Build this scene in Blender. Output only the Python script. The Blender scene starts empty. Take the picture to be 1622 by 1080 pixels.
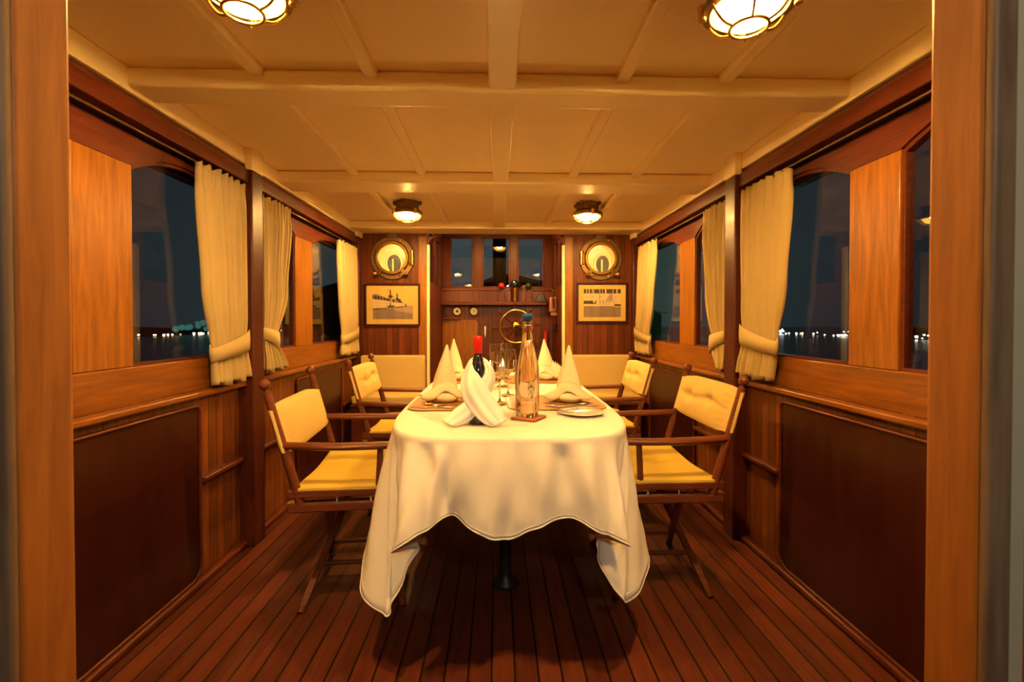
import bpy, bmesh, math, random
from mathutils import Vector, Matrix
random.seed(7)
PI = math.pi
sc = bpy.context.scene
COL = sc.collection
R = math.radians

# ------------------------------------------------------------------ helpers
ORG = {}

def finish(o, label=None, cat=None, group=None, kind=None):
    if label: o['label'] = label
    if cat: o['category'] = cat
    if group: o['group'] = group
    if kind: o['kind'] = kind
    return o

def empty(name, loc=(0, 0, 0), label=None, cat=None, group=None, kind=None, parent=None):
    o = bpy.data.objects.new(name, None)
    COL.objects.link(o)
    o.empty_display_size = 0.05
    base = Vector((0, 0, 0))
    if parent is not None:
        o.parent = parent
        base = ORG[parent]
    o.location = Vector(loc) - base
    ORG[o] = Vector(loc)
    return finish(o, label, cat, group, kind)

def spl(pts, n):
    """Catmull-Rom through points, n samples per span"""
    P = [Vector(p) for p in pts]
    out = []
    for i in range(len(P) - 1):
        p0 = P[i - 1] if i > 0 else P[i] * 2 - P[i + 1]
        p1, p2 = P[i], P[i + 1]
        p3 = P[i + 2] if i + 2 < len(P) else P[i + 1] * 2 - P[i]
        for k in range(n):
            t = k / n
            out.append(0.5 * ((2 * p1) + (p2 - p0) * t + (2 * p0 - 5 * p1 + 4 * p2 - p3) * t * t + (3 * p1 - p0 - 3 * p2 + p3) * t ** 3))
    out.append(P[-1].copy())
    return out

class MB:
    def __init__(self):
        self.bm = bmesh.new()
        self.mi = 0
    def face(self, vs):
        try:
            f = self.bm.faces.new(vs)
            f.material_index = self.mi
            return f
        except ValueError:
            return None
    def box(self, x0, x1, y0, y1, z0, z1):
        if x0 > x1: x0, x1 = x1, x0
        if y0 > y1: y0, y1 = y1, y0
        v = [self.bm.verts.new((x, y, z)) for z in (z0, z1) for (x, y) in ((x0, y0), (x1, y0), (x1, y1), (x0, y1))]
        for q in ((3, 2, 1, 0), (4, 5, 6, 7), (0, 1, 5, 4), (1, 2, 6, 5), (2, 3, 7, 6), (3, 0, 4, 7)):
            self.face([v[i] for i in q])
        return self
    def bar(self, p, q, w, h, up=(0, 0, 1), w2=None, h2=None):
        p, q = Vector(p), Vector(q)
        d = (q - p).normalized()
        u = Vector(up)
        s = d.cross(u)
        if s.length < 1e-4: s = Vector((1, 0, 0))
        s.normalize()
        u = s.cross(d).normalized()
        w2 = w if w2 is None else w2
        h2 = h if h2 is None else h2
        a = [self.bm.verts.new(p + s * (sx * w / 2) + u * (sz * h / 2)) for sx, sz in ((-1, -1), (1, -1), (1, 1), (-1, 1))]
        b = [self.bm.verts.new(q + s * (sx * w2 / 2) + u * (sz * h2 / 2)) for sx, sz in ((-1, -1), (1, -1), (1, 1), (-1, 1))]
        self.face(a); self.face(b[::-1])
        for i in range(4):
            j = (i + 1) % 4
            self.face([a[j], a[i], b[i], b[j]])
        return self
    def cyl(self, p, q, r0, r1=None, n=16):
        p, q = Vector(p), Vector(q)
        r1 = r0 if r1 is None else r1
        d = (q - p).normalized()
        a = Vector((0, 0, 1)) if abs(d.z) < .9 else Vector((1, 0, 0))
        s = d.cross(a).normalized(); u = s.cross(d)
        A, B = [], []
        for i in range(n):
            t = 2 * PI * i / n
            w = s * math.cos(t) + u * math.sin(t)
            A.append(self.bm.verts.new(p + w * r0)); B.append(self.bm.verts.new(q + w * r1))
        self.face(A[::-1]); self.face(B)
        for i in range(n):
            j = (i + 1) % n
            self.face([A[i], A[j], B[j], B[i]])
        return self
    def tube(self, pts, r, n=8, closed=False):
        P = [Vector(p) for p in pts]
        m = len(P)
        rings = []
        prev = None
        for i in range(m):
            if closed: t = (P[(i + 1) % m] - P[i - 1]).normalized()
            else: t = (P[min(i + 1, m - 1)] - P[max(i - 1, 0)]).normalized()
            if prev is None:
                a = Vector((0, 0, 1)) if abs(t.z) < .9 else Vector((1, 0, 0))
                s = t.cross(a).normalized()
            else:
                s = (prev - t * prev.dot(t)).normalized()
            prev = s
            u = t.cross(s)
            rr = r[i] if isinstance(r, (list, tuple)) else r
            rings.append([self.bm.verts.new(P[i] + (s * math.cos(2 * PI * k / n) + u * math.sin(2 * PI * k / n)) * rr) for k in range(n)])
        for i in range(m if closed else m - 1):
            a, b = rings[i], rings[(i + 1) % m]
            for k in range(n):
                l = (k + 1) % n
                self.face([a[k], a[l], b[l], b[k]])
        if not closed:
            self.face(rings[0][::-1]); self.face(rings[-1])
        return self
    def ring(self, c, r, rr, axis='z', n=40, m=8):
        c = Vector(c); pts = []
        for i in range(n):
            t = 2 * PI * i / n
            a, b = r * math.cos(t), r * math.sin(t)
            pts.append(c + (Vector((a, b, 0)) if axis == 'z' else Vector((a, 0, b)) if axis == 'y' else Vector((0, a, b))))
        return self.tube(pts, rr, m, True)
    def lathe(self, prof, c, n=32, axis='z', closed=False):
        """prof list of (r, h)"""
        c = Vector(c); rings = []
        for (r, h) in prof:
            if r < 1e-5:
                v = self.bm.verts.new(c + (Vector((0, 0, h)) if axis == 'z' else Vector((0, h, 0)) if axis == 'y' else Vector((h, 0, 0))))
                rings.append([v]); continue
            row = []
            for i in range(n):
                t = 2 * PI * i / n
                a, b = r * math.cos(t), r * math.sin(t)
                row.append(self.bm.verts.new(c + (Vector((a, b, h)) if axis == 'z' else Vector((a, h, b)) if axis == 'y' else Vector((h, a, b)))))
            rings.append(row)
        m = len(rings)
        for i in range(m if closed else m - 1):
            a, b = rings[i], rings[(i + 1) % m]
            for k in range(n):
                l = (k + 1) % n
                if len(a) == 1 and len(b) == 1: continue
                if len(a) == 1: self.face([a[0], b[l], b[k]])
                elif len(b) == 1: self.face([a[k], a[l], b[0]])
                else: self.face([a[k], a[l], b[l], b[k]])
        return self
    def sphere(self, c, r, sx=1, sy=1, sz=1, n=20):
        c = Vector(c); m = n // 2
        rows = []
        for i in range(m + 1):
            t = PI * i / m
            if i in (0, m):
                rows.append([self.bm.verts.new(c + Vector((0, 0, r * sz * math.cos(t))))])
            else:
                rows.append([self.bm.verts.new(c + Vector((r * sx * math.sin(t) * math.cos(2 * PI * k / n), r * sy * math.sin(t) * math.sin(2 * PI * k / n), r * sz * math.cos(t)))) for k in range(n)])
        for i in range(m):
            a, b = rows[i], rows[i + 1]
            for k in range(n):
                l = (k + 1) % n
                if len(a) == 1: self.face([a[0], b[k], b[l]])
                elif len(b) == 1: self.face([a[k], b[0], a[l]])
                else: self.face([a[k], b[k], b[l], a[l]])
        return self
    def prism(self, pts, vec):
        """polygon (3D points) extruded by vec"""
        v = Vector(vec)
        a = [self.bm.verts.new(Vector(p)) for p in pts]
        b = [self.bm.verts.new(Vector(p) + v) for p in pts]
        self.face(a[::-1]); self.face(b)
        for i in range(len(a)):
            j = (i + 1) % len(a)
            self.face([a[i], a[j], b[j], b[i]])
        return self
    def flat(self, pts):
        self.face([self.bm.verts.new(Vector(p)) for p in pts]); return self
    def grid(self, rows, cu=False, cv=False):
        G = [[self.bm.verts.new(Vector(p)) for p in row] for row in rows]
        m = len(G); n = len(G[0])
        for i in range(m if cu else m - 1):
            for k in range(n if cv else n - 1):
                self.face([G[i][k], G[i][(k + 1) % n], G[(i + 1) % m][(k + 1) % n], G[(i + 1) % m][k]])
        return G
    def build(self, name, mats, parent=None, origin=None, smooth=False, bevel=0, solid=0, soff=0, sub=0, seg=2, angle=40, merge=0):
        if merge: bmesh.ops.remove_doubles(self.bm, verts=self.bm.verts, dist=merge)
        bmesh.ops.recalc_face_normals(self.bm, faces=self.bm.faces)
        base = Vector(origin) if origin is not None else (ORG[parent] if parent is not None else Vector((0, 0, 0)))
        if base.length > 0: bmesh.ops.translate(self.bm, verts=self.bm.verts, vec=-base)
        me = bpy.data.meshes.new(name)
        self.bm.to_mesh(me); self.bm.free()
        if not isinstance(mats, (list, tuple)): mats = [mats]
        for m in mats: me.materials.append(m)
        o = bpy.data.objects.new(name, me)
        COL.objects.link(o)
        if parent is not None:
            o.parent = parent
            o.location = base - ORG[parent]
        else:
            o.location = base
        ORG[o] = base
        if smooth:
            for p in me.polygons: p.use_smooth = True
        if solid:
            md = o.modifiers.new('solid', 'SOLIDIFY'); md.thickness = solid; md.offset = soff
        if sub:
            md = o.modifiers.new('sub', 'SUBSURF'); md.levels = sub; md.render_levels = sub
        if bevel:
            md = o.modifiers.new('bevel', 'BEVEL'); md.width = bevel; md.segments = seg; md.limit_method = 'ANGLE'; md.angle_limit = R(angle)
            if not smooth:
                for p in me.polygons: p.use_smooth = True
                try: me.set_sharp_from_angle(angle=R(50))
                except Exception: pass
        elif smooth and angle != 40:
            try: me.set_sharp_from_angle(angle=R(angle))
            except Exception: pass
        return o

def copy_tree(o, parent=None):
    c = o.copy(); COL.objects.link(c)
    if parent is not None: c.parent = parent
    for ch in [x for x in list(bpy.data.objects) if x.parent == o]:
        copy_tree(ch, c)
    return c

# ------------------------------------------------------------------ materials
def newmat(name):
    m = bpy.data.materials.new(name); m.use_nodes = True
    nt = m.node_tree; b = nt.nodes['Principled BSDF']
    return m, nt, b

def nd(nt, t, **kw):
    n = nt.nodes.new(t)
    for k, v in kw.items(): setattr(n, k, v)
    return n

def math_(nt, op, a, b=None):
    n = nd(nt, 'ShaderNodeMath', operation=op)
    for i, x in enumerate((a, b)):
        if x is None: continue
        if isinstance(x, (int, float)): n.inputs[i].default_value = x
        else: nt.links.new(x, n.inputs[i])
    return n.outputs[0]

def mixc(nt, f, a, b, mode='MIX'):
    n = nd(nt, 'ShaderNodeMix', data_type='RGBA', blend_type=mode)
    for key, x in ((0, f), (6, a), (7, b)):
        if isinstance(x, (int, float)): n.inputs[key].default_value = x
        elif isinstance(x, (tuple, list)): n.inputs[key].default_value = (*x[:3], 1)
        else: nt.links.new(x, n.inputs[key])
    return n.outputs[2]

def wood(name, dark, light, grain='z', rough=.38, seams=None, fine=1.0, coat=0.0, bump=.15, seamdark=(.02, .008, .004), knots=False):
    """seams = (axis, spacing, width, offset)"""
    m, nt, b = newmat(name); L = nt.links.new
    tc = nd(nt, 'ShaderNodeTexCoord')
    mp = nd(nt, 'ShaderNodeMapping')
    s = {'x': (1.2, 14, 14), 'y': (14, 1.2, 14), 'z': (14, 14, 1.2)}[grain]
    mp.inputs['Scale'].default_value = [v * fine for v in s]
    L(tc.outputs['Object'], mp.inputs[0])
    sep = nd(nt, 'ShaderNodeSeparateXYZ'); L(tc.outputs['Object'], sep.inputs[0])
    vec = mp.outputs[0]
    var = None
    seam = None
    if seams:
        ax, sp, w, off = seams
        q = math_(nt, 'DIVIDE', math_(nt, 'ADD', sep.outputs['XYZ'.index(ax.upper())], off), sp)
        fl = math_(nt, 'FLOOR', q)
        fr = math_(nt, 'FRACT', q)
        wn = nd(nt, 'ShaderNodeTexWhiteNoise', noise_dimensions='1D'); L(fl, wn.inputs['W'])
        var = wn.outputs['Value']
        dist = math_(nt, 'ABSOLUTE', math_(nt, 'SUBTRACT', fr, .5))
        seam = math_(nt, 'GREATER_THAN', dist, .5 - w / sp / 2)
        va = nd(nt, 'ShaderNodeVectorMath', operation='ADD')
        cx = nd(nt, 'ShaderNodeCombineXYZ')
        k = math_(nt, 'MULTIPLY', var, 37.0)
        for i in range(3): L(k, cx.inputs[i])
        L(vec, va.inputs[0]); L(cx.outputs[0], va.inputs[1]); vec = va.outputs[0]
    n1 = nd(nt, 'ShaderNodeTexNoise'); n1.inputs['Scale'].default_value = 3.2; n1.inputs['Detail'].default_value = 7; n1.inputs['Roughness'].default_value = .62; n1.inputs['Distortion'].default_value = .6
    L(vec, n1.inputs['Vector'])
    n2 = nd(nt, 'ShaderNodeTexNoise'); n2.inputs['Scale'].default_value = 1.1; n2.inputs['Detail'].default_value = 3
    L(tc.outputs['Object'], n2.inputs['Vector'])
    f = math_(nt, 'ADD', math_(nt, 'MULTIPLY', n1.outputs[0], .8), math_(nt, 'MULTIPLY', n2.outputs[0], .35))
    cr = nd(nt, 'ShaderNodeValToRGB')
    cr.color_ramp.elements[0].position = .38; cr.color_ramp.elements[0].color = (*dark, 1)
    cr.color_ramp.elements[1].position = .72; cr.color_ramp.elements[1].color = (*light, 1)
    L(f, cr.inputs[0])
    c = cr.outputs[0]
    h = n1.outputs[0]
    if seams:
        g = math_(nt, 'ADD', math_(nt, 'MULTIPLY', var, .5), .72)
        cc = nd(nt, 'ShaderNodeCombineColor')
        for i in range(3): L(g, cc.inputs[i])
        c = mixc(nt, 1.0, c, cc.outputs[0], 'MULTIPLY')
        c = mixc(nt, seam, c, seamdark)
        h = math_(nt, 'SUBTRACT', math_(nt, 'MULTIPLY', n1.outputs[0], .15), seam)
    L(c, b.inputs['Base Color'])
    b.inputs['Roughness'].default_value = rough
    b.inputs['Specular IOR Level'].default_value = .28
    if coat:
        b.inputs['Coat Weight'].default_value = coat * .35; b.inputs['Coat Roughness'].default_value = .12
    bp = nd(nt, 'ShaderNodeBump'); bp.inputs['Strength'].default_value = bump if not seams else .5; bp.inputs['Distance'].default_value = .003
    L(h, bp.inputs['Height']); L(bp.outputs[0], b.inputs['Normal'])
    return m

def plain(name, col, rough=.5, metal=0.0, coat=0.0, noise=0.0, nscale=20, bump=0.0, bscale=200, emit=None, strength=0, sheen=0.0, spec=None, sub=0):
    m, nt, b = newmat(name); L = nt.links.new
    b.inputs['Base Color'].default_value = (*col, 1)
    b.inputs['Roughness'].default_value = rough
    b.inputs['Metallic'].default_value = metal
    if coat: b.inputs['Coat Weight'].default_value = coat; b.inputs['Coat Roughness'].default_value = .12
    if spec is not None: b.inputs['Specular IOR Level'].default_value = spec
    tc = nd(nt, 'ShaderNodeTexCoord')
    if noise:
        n = nd(nt, 'ShaderNodeTexNoise'); n.inputs['Scale'].default_value = nscale; n.inputs['Detail'].default_value = 5
        L(tc.outputs['Object'], n.inputs['Vector'])
        d = tuple(v * (1 - noise) for v in col); l = tuple(min(1, v * (1 + noise)) for v in col)
        L(mixc(nt, n.outputs[0], d, l), b.inputs['Base Color'])
    if bump:
        n = nd(nt, 'ShaderNodeTexNoise'); n.inputs['Scale'].default_value = bscale; n.inputs['Detail'].default_value = 3
        L(tc.outputs['Object'], n.inputs['Vector'])
        bp = nd(nt, 'ShaderNodeBump'); bp.inputs['Strength'].default_value = bump; bp.inputs['Distance'].default_value = .002
        L(n.outputs[0], bp.inputs['Height']); L(bp.outputs[0], b.inputs['Normal'])
    if emit: b.inputs['Emission Color'].default_value = (*emit, 1); b.inputs['Emission Strength'].default_value = strength
    if sub: b.inputs['Subsurface Weight'].default_value = sub; b.inputs['Subsurface Radius'].default_value = (.05, .03, .015)
    return m

def fabric(name, col, weave=700, rough=.9, trans=0.0, wrinkle=.3, noise=.08):
    m, nt, b = newmat(name); L = nt.links.new
    tc = nd(nt, 'ShaderNodeTexCoord')
    n = nd(nt, 'ShaderNodeTexNoise'); n.inputs['Scale'].default_value = 9; n.inputs['Detail'].default_value = 6
    L(tc.outputs['Object'], n.inputs['Vector'])
    c = mixc(nt, n.outputs[0], tuple(v * (1 - noise) for v in col), tuple(min(1, v * (1 + noise)) for v in col))
    L(c, b.inputs['Base Color'])
    b.inputs['Roughness'].default_value = rough
    b.inputs['Specular IOR Level'].default_value = .2
    w1 = nd(nt, 'ShaderNodeTexNoise'); w1.inputs['Scale'].default_value = weave; w1.inputs['Detail'].default_value = 1
    L(tc.outputs['Object'], w1.inputs['Vector'])
    w2 = nd(nt, 'ShaderNodeTexNoise'); w2.inputs['Scale'].default_value = 14; w2.inputs['Detail'].default_value = 4; w2.inputs['Distortion'].default_value = .8
    L(tc.outputs['Object'], w2.inputs['Vector'])
    h = math_(nt, 'ADD', math_(nt, 'MULTIPLY', w1.outputs[0], .12), math_(nt, 'MULTIPLY', w2.outputs[0], wrinkle * 4))
    bp = nd(nt, 'ShaderNodeBump'); bp.inputs['Strength'].default_value = .5; bp.inputs['Distance'].default_value = .004
    L(h, bp.inputs['Height']); L(bp.outputs[0], b.inputs['Normal'])
    if trans:
        t = nd(nt, 'ShaderNodeBsdfTranslucent'); L(c, t.inputs[0])
        mx = nd(nt, 'ShaderNodeMixShader'); mx.inputs[0].default_value = trans
        L(b.outputs[0], mx.inputs[1]); L(t.outputs[0], mx.inputs[2])
        L(mx.outputs[0], nt.nodes['Material Output'].inputs[0])
    return m

def glassy(name, tint=(1, 1, 1), refl=1.0, rough=.0, ior=1.45, body=0.0, bodycol=(1, 1, 1)):
    """thin clear glass: transparent with fresnel reflection"""
    m, nt, b = newmat(name); L = nt.links.new
    nt.nodes.remove(b)
    t = nd(nt, 'ShaderNodeBsdfTransparent'); t.inputs[0].default_value = (*tint, 1)
    g = nd(nt, 'ShaderNodeBsdfGlossy'); g.inputs['Roughness'].default_value = rough
    lw = nd(nt, 'ShaderNodeLayerWeight'); lw.inputs[0].default_value = .5
    f = math_(nt, 'MULTIPLY', math_(nt, 'ADD', math_(nt, 'MULTIPLY', math_(nt, 'POWER', lw.outputs['Facing'], 4.0), .75), .045), refl)
    mx = nd(nt, 'ShaderNodeMixShader')
    L(f, mx.inputs[0]); L(t.outputs[0], mx.inputs[1]); L(g.outputs[0], mx.inputs[2])
    out = mx.outputs[0]
    if body:
        tr = nd(nt, 'ShaderNodeBsdfTranslucent'); tr.inputs[0].default_value = (*bodycol, 1)
        m2 = nd(nt, 'ShaderNodeMixShader'); m2.inputs[0].default_value = body
        L(out, m2.inputs[1]); L(tr.outputs[0], m2.inputs[2]); out = m2.outputs[0]
    L(out, nt.nodes['Material Output'].inputs[0])
    return m

def emis(name, col, s):
    m, nt, b = newmat(name); nt.nodes.remove(b)
    e = nd(nt, 'ShaderNodeEmission'); e.inputs[0].default_value = (*col, 1); e.inputs[1].default_value = s
    nt.links.new(e.outputs[0], nt.nodes['Material Output'].inputs[0])
    return m

WARM = (1.0, .575, .185)
M = {}
M['floor'] = wood('teak_deck', (.064, .0135, .0070), (.140, .033, .0150), 'y', .42, ('x', .078, .0075, .02), seamdark=(.012, .006, .004))
M['tandg'] = wood('teak_tongue_and_groove', (.090, .023, .006), (.205, .060, .014), 'z', .36, ('y', .058, .004, 0), coat=.3)
M['tandgx'] = wood('teak_tongue_and_groove_cross', (.072, .015, .004), (.160, .038, .008), 'z', .36, ('x', .058, .004, 0), coat=.3)
M['teak'] = wood('honey_teak', (.150, .048, .0035), (.31, .115, .008), 'z', .36, coat=.25)
M['teaky'] = wood('honey_teak_long', (.125, .038, .004), (.27, .092, .009), 'y', .36, coat=.25)
M['mahog'] = wood('mahogany', (.040, .008, .004), (.085, .017, .007), 'z', .42, coat=.08)
M['mahogy'] = wood('mahogany_long', (.055, .010, .0045), (.125, .025, .010), 'y', .42, coat=.08)
M['mahogx'] = wood('mahogany_cross', (.060, .011, .005), (.130, .026, .009), 'x', .42, coat=.08)
M['darkboard'] = wood('dark_varnished_board', (.022, .0042, .0030), (.040, .0078, .0050), 'z', .33, fine=.5, coat=.15, bump=.04)
M['chairwood'] = wood('chair_hardwood', (.085, .022, .010), (.17, .046, .018), 'x', .33, fine=1.6, coat=.3)
M['jamb'] = wood('worn_teak_jamb', (.19, .060, .010), (.35, .125, .022), 'z', .5)
M['casing'] = wood('weathered_casing', (.10, .06, .035), (.20, .13, .08), 'z', .5)
M['white'] = plain('cream_gloss_paint', (.95, .80, .47), .38, noise=.03, nscale=6, bump=.1, bscale=30, coat=.04)
M['outer'] = plain('grey_outer_paint', (.36, .33, .24), .5, noise=.1, nscale=8)
M['brass'] = plain('aged_brass', (.62, .38, .10), .28, 1.0, noise=.35, nscale=30)
M['darkbrass'] = plain('tarnished_brass', (.19, .125, .055), .42, .85, noise=.4, nscale=40)
M['brightbrass'] = plain('polished_brass', (.85, .55, .16), .16, 1.0)
M['steel'] = plain('polished_steel', (.75, .72, .66), .18, 1.0)
M['iron'] = plain('dark_iron', (.03, .028, .028), .45, .6)
M['cloth'] = fabric('white_table_linen', (.82, .78, .69), trans=.06, wrinkle=.12, noise=.02)
M['linen'] = fabric('napkin_linen', (.93, .91, .85), trans=.08, wrinkle=.1, noise=.02)
M['napgold'] = fabric('cream_napkin_linen', (.84, .72, .46), trans=.08, wrinkle=.1, noise=.02)
M['canvas'] = fabric('natural_canvas', (.60, .44, .15), wrinkle=.34, noise=.05)
M['canvasseat'] = fabric('yellowed_canvas', (.54, .38, .055), wrinkle=.34, noise=.05)
M['curtain'] = fabric('cream_curtain_cotton', (.52, .40, .18), trans=.15, wrinkle=.15, noise=.04)
M['cushion'] = fabric('cream_bench_canvas', (.56, .41, .15), wrinkle=.1, noise=.03)
M['winglass'] = glassy('window_pane_glass', (.92, .96, .96), 1.0, ior=1.52)
M['port'] = glassy('porthole_glass', (.97, .97, .95), 1.0)
M['clear'] = glassy('clear_table_glass', (.98, .96, .90), 2.2, ior=1.5)
M['water'] = glassy('water', (.99, .96, .86), .6, ior=1.33)
M['lampglass'] = glassy('lamp_dome_glass', (1, .93, .76), 1.2, body=.10, bodycol=(1, .72, .20))
nt_ = M['lampglass'].node_tree
_o = nt_.nodes['Material Output']; _e = nt_.nodes.new('ShaderNodeEmission'); _e.inputs[0].default_value = (1, .50, .06, 1); _e.inputs[1].default_value = 4.0
_a = nt_.nodes.new('ShaderNodeAddShader'); nt_.links.new(_o.inputs[0].links[0].from_socket, _a.inputs[0]); nt_.links.new(_e.outputs[0], _a.inputs[1]); nt_.links.new(_a.outputs[0], _o.inputs[0])
M['bulb'] = emis('lamp_filament_bulb', WARM, 1900)
M['smallbulb'] = emis('port_compartment_bulb', (1, .80, .50), 150)
M['flame'] = emis('candle_flame', (1, .62, .22), 420)
M['wax'] = plain('candle_wax', (.9, .82, .62), .4, sub=.6)
def realglass(name, col, ior):
    m, nt, b = newmat(name)
    b.inputs['Base Color'].default_value = (*col, 1); b.inputs['Roughness'].default_value = .02
    b.inputs['Transmission Weight'].default_value = 1; b.inputs['IOR'].default_value = ior
    return m
M['wineglass'] = realglass('clear_stemware_glass', (1, .99, .95), 1.45)
M['solidglass'] = realglass('clear_bottle_glass', (1, .95, .78), 1.34)
M['leather'] = plain('tan_leather_mat', (.34, .14, .008), .5, noise=.15, nscale=60, bump=.2, bscale=300)
M['black'] = plain('black_enamel', (.012, .012, .014), .3)
M['red'] = plain('red_enamel', (.55, .02, .015), .3, coat=.4)
M['green'] = plain('dark_green_enamel', (.012, .03, .015), .3, coat=.4)
M['redfoil'] = plain('red_foil_capsule', (.80, .018, .018), .32, coat=.5)
M['darkglass'] = plain('dark_bottle_glass', (.010, .012, .018), .08, coat=1)
M['blue'] = plain('blue_stopper', (.01, .08, .22), .35)
M['dial'] = plain('ivory_dial', (.75, .68, .5), .5)
M['china'] = plain('white_china', (.86, .83, .76), .15, coat=.6)
M['mat'] = plain('cream_mount_card', (.64, .44, .12), .8)
M['sepia_l'] = plain('print_pale_tone', (.60, .46, .27), .7)
M['sepia_m'] = plain('print_mid_tone', (.22, .15, .12), .7, noise=.5, nscale=90)
M['sepia_g'] = plain('print_grey_tone', (.36, .26, .20), .7, noise=.2, nscale=90)
M['sepia_d'] = plain('print_dark_tone', (.035, .025, .028), .7)
M['etch'] = plain('white_etched_mark', (.8, .74, .6), .8)
M['yellow'] = plain('yellow_petal', (.85, .5, .03), .6)
M['sea'] = plain('night_sea', (.004, .007, .010), .25, bump=.6, bscale=3)
M['hill'] = plain('night_hill', (.006, .008, .010), 1.0)
M['whitehandle'] = plain('white_enamel', (.8, .78, .7), .25)

# ------------------------------------------------------------------ room constants
HW = 1.34          # half width to the wall face
YF = 4.43          # forward bulkhead face
ZC = 2.07          # ceiling

def struct(o): o['kind'] = 'structure'; return o

# floor and ceiling
struct(MB().box(-1.50, 1.50, -1.6, 5.85, -.05, 0).build('floor', M['floor']))
ceil = struct(MB().box(-1.42, 1.42, .68, YF + .05, ZC, ZC + .05).build('ceiling', M['white']))
for (a, b, zb) in ((1.695, 1.835, 2.0), (2.815, 3.035, 2.0), (4.17, 4.43, 1.998)):
    mb = MB().box(-HW, HW, a, b, zb, ZC)
    mb.build('beam', M['white'], ceil, bevel=.014, seg=3)
for (y0, y1) in ((.68, 1.695), (1.835, 2.815), (3.035, 4.17)):
    for x, w, d in ((.018, .048, .062), (-.45, .024, .030), (.455, .024, .030), (-.85, .024, .030), (.83, .024, .030)):
        MB().box(x - w, x + w, y0, y1, ZC - d, ZC).build('stringer', M['white'], ceil, bevel=.006)
for s in (-1, 1):
    MB().box(s * 1.298, s * 1.38, .68, YF, 1.985, ZC).build('edge_board', M['white'], ceil, bevel=.006)
    for yc in (2.515, 4.375):
        MB().box(s * 1.262, s * 1.30, yc - .06, yc + .06, 1.955, ZC).build('post_shade_block', M['white'], ceil, bevel=.004)  # added blocks, the near ones in place of shading on the edge board

def arch(y0, y1, zs=1.745, rise=.085, n=20):
    """arched top outline, from y0 to y1"""
    out = []
    for i in range(n + 1):
        t = i / n
        out.append((y0 + (y1 - y0) * t, zs + rise * (1 - abs(2 * t - 1) ** 2.2)))
    return out

SILL = 1.005
wins = {-1: [(.78, 1.515), (1.763, 2.42), (2.61, 3.15), (3.435, 4.25)],
        1: [(.78, 1.522), (1.744, 2.42), (2.61, 3.146), (3.40, 4.25)]}
wn = 0
for s in (-1, 1):
    nm = 'wall_left' if s < 0 else 'wall_right'
    # lower tongue and groove lining
    wall = struct(MB().box(s * HW, s * 1.42, .68, YF, 0, .87).build(nm, M['tandg']))
    x0, x1 = s * 1.34, s * 1.385
    W = wins[s]
    mb = MB()
    mb.box(x0, x1, .68, YF, .865, SILL)
    mb.build('sill_board', M['teaky'], wall, bevel=.004)
    edges = [.68] + [v for w in W for v in w] + [YF]
    for i in range(0, len(edges), 2):
        MB().box(x0, x1, edges[i], edges[i + 1], SILL, 1.745).build('mullion', M['teak'], wall, bevel=.004)
    top = [(.68, 1.745)]
    for (a, b) in W: top += arch(a, b)
    top += [(YF, 1.745), (YF, 1.856), (.68, 1.856)]
    MB().prism([(x0, y, z) for (y, z) in top], (x1 - x0, 0, 0)).build('valance', M['mahogy'], wall)
    MB().box(s * 1.385, s * 1.42, .68, YF, 1.80, ZC).build('slot_shade_board', M['darkboard'], wall)  # dark board added behind the gap to make its shadow band
    MB().prism([(s * 1.40, .68, 1.986), (s * 1.318, .68, 1.986), (s * 1.283, .68, 1.948), (s * 1.283, .68, 1.886), (s * 1.40, .68, 1.886)], (0, YF - .68, 0)).build('top_rail', M['mahogy'], wall, bevel=.005, seg=2)
    MB().box(s * 1.298, s * 1.35, .68, YF, .838, .864).build('cap_rail', M['teaky'], wall, bevel=.008, seg=3)
    for (q0, q1) in ((2.125 if s < 0 else 2.15, 2.457), (2.572, 3.09 if s > 0 else 3.12), (4.02, 4.35)):
        MB().box(s * 1.308, s * 1.35, q0, q1, .448, .474).build('waist_moulding', M['mahogy'], wall, bevel=.008, seg=3)
    struct(MB().box(s * 1.302, s * 1.34, .68, YF, 0, .03).build('baseboard_left' if s < 0 else 'baseboard_right', M['mahogy'], bevel=.01, seg=3))
    for (a, b) in W:
        wn += 1
        ol = [(a, SILL)] + arch(a, b) + [(b, SILL)]
        cy, cz = (a + b) / 2, 1.4
        inn = [(cy + (y - cy) * (1 - .012 / abs(y - cy)) if abs(y - cy) > .02 else y, z - .012 if z > 1.3 else z + .012) for (y, z) in ol]
        mb = MB()
        rows = []
        for k in range(len(ol)):
            (ya, za), (yb, zb) = ol[k], inn[k]
            rows.append([(s * 1.350, ya, za), (s * 1.350, yb, zb), (s * 1.380, yb, zb), (s * 1.380, ya, za)])
        mb.grid(rows, cu=True, cv=True)
        wo = struct(mb.build('window_%d' % wn, M['mahogy']))
        MB().prism([(s * 1.362, y, z) for (y, z) in ol], (s * .004, 0, 0)).build('pane', M['winglass'], wo)

# stanchions (posts)
post_lab = {(-1, 0): 'dark mahogany square post between the two big left curtains', (1, 0): 'mahogany square post between the two nearer right curtains',
            (-1, 1): 'dark mahogany corner post beside the far left curtain', (1, 1): 'dark mahogany corner post beside the far right curtain'}
for s in (-1, 1):
    for k, (a, b) in enumerate(((2.457, 2.572), (4.35, 4.425))):
        xx = 1.264 if k == 0 else 1.272
        mb = MB().box(s * xx, s * 1.345, a, b, 0, 1.955)
        for z in (1.05, 1.72):
            pass
        o = mb.build('mahogany_post', M['mahog'], origin=(s * 1.30, (a + b) / 2, 0), bevel=.008, seg=3)
        finish(o, post_lab[(s, k)], 'post', kind='structure')
        o.name = 'trim_%d' % (1 + k + (2 if s > 0 else 0))

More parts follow.
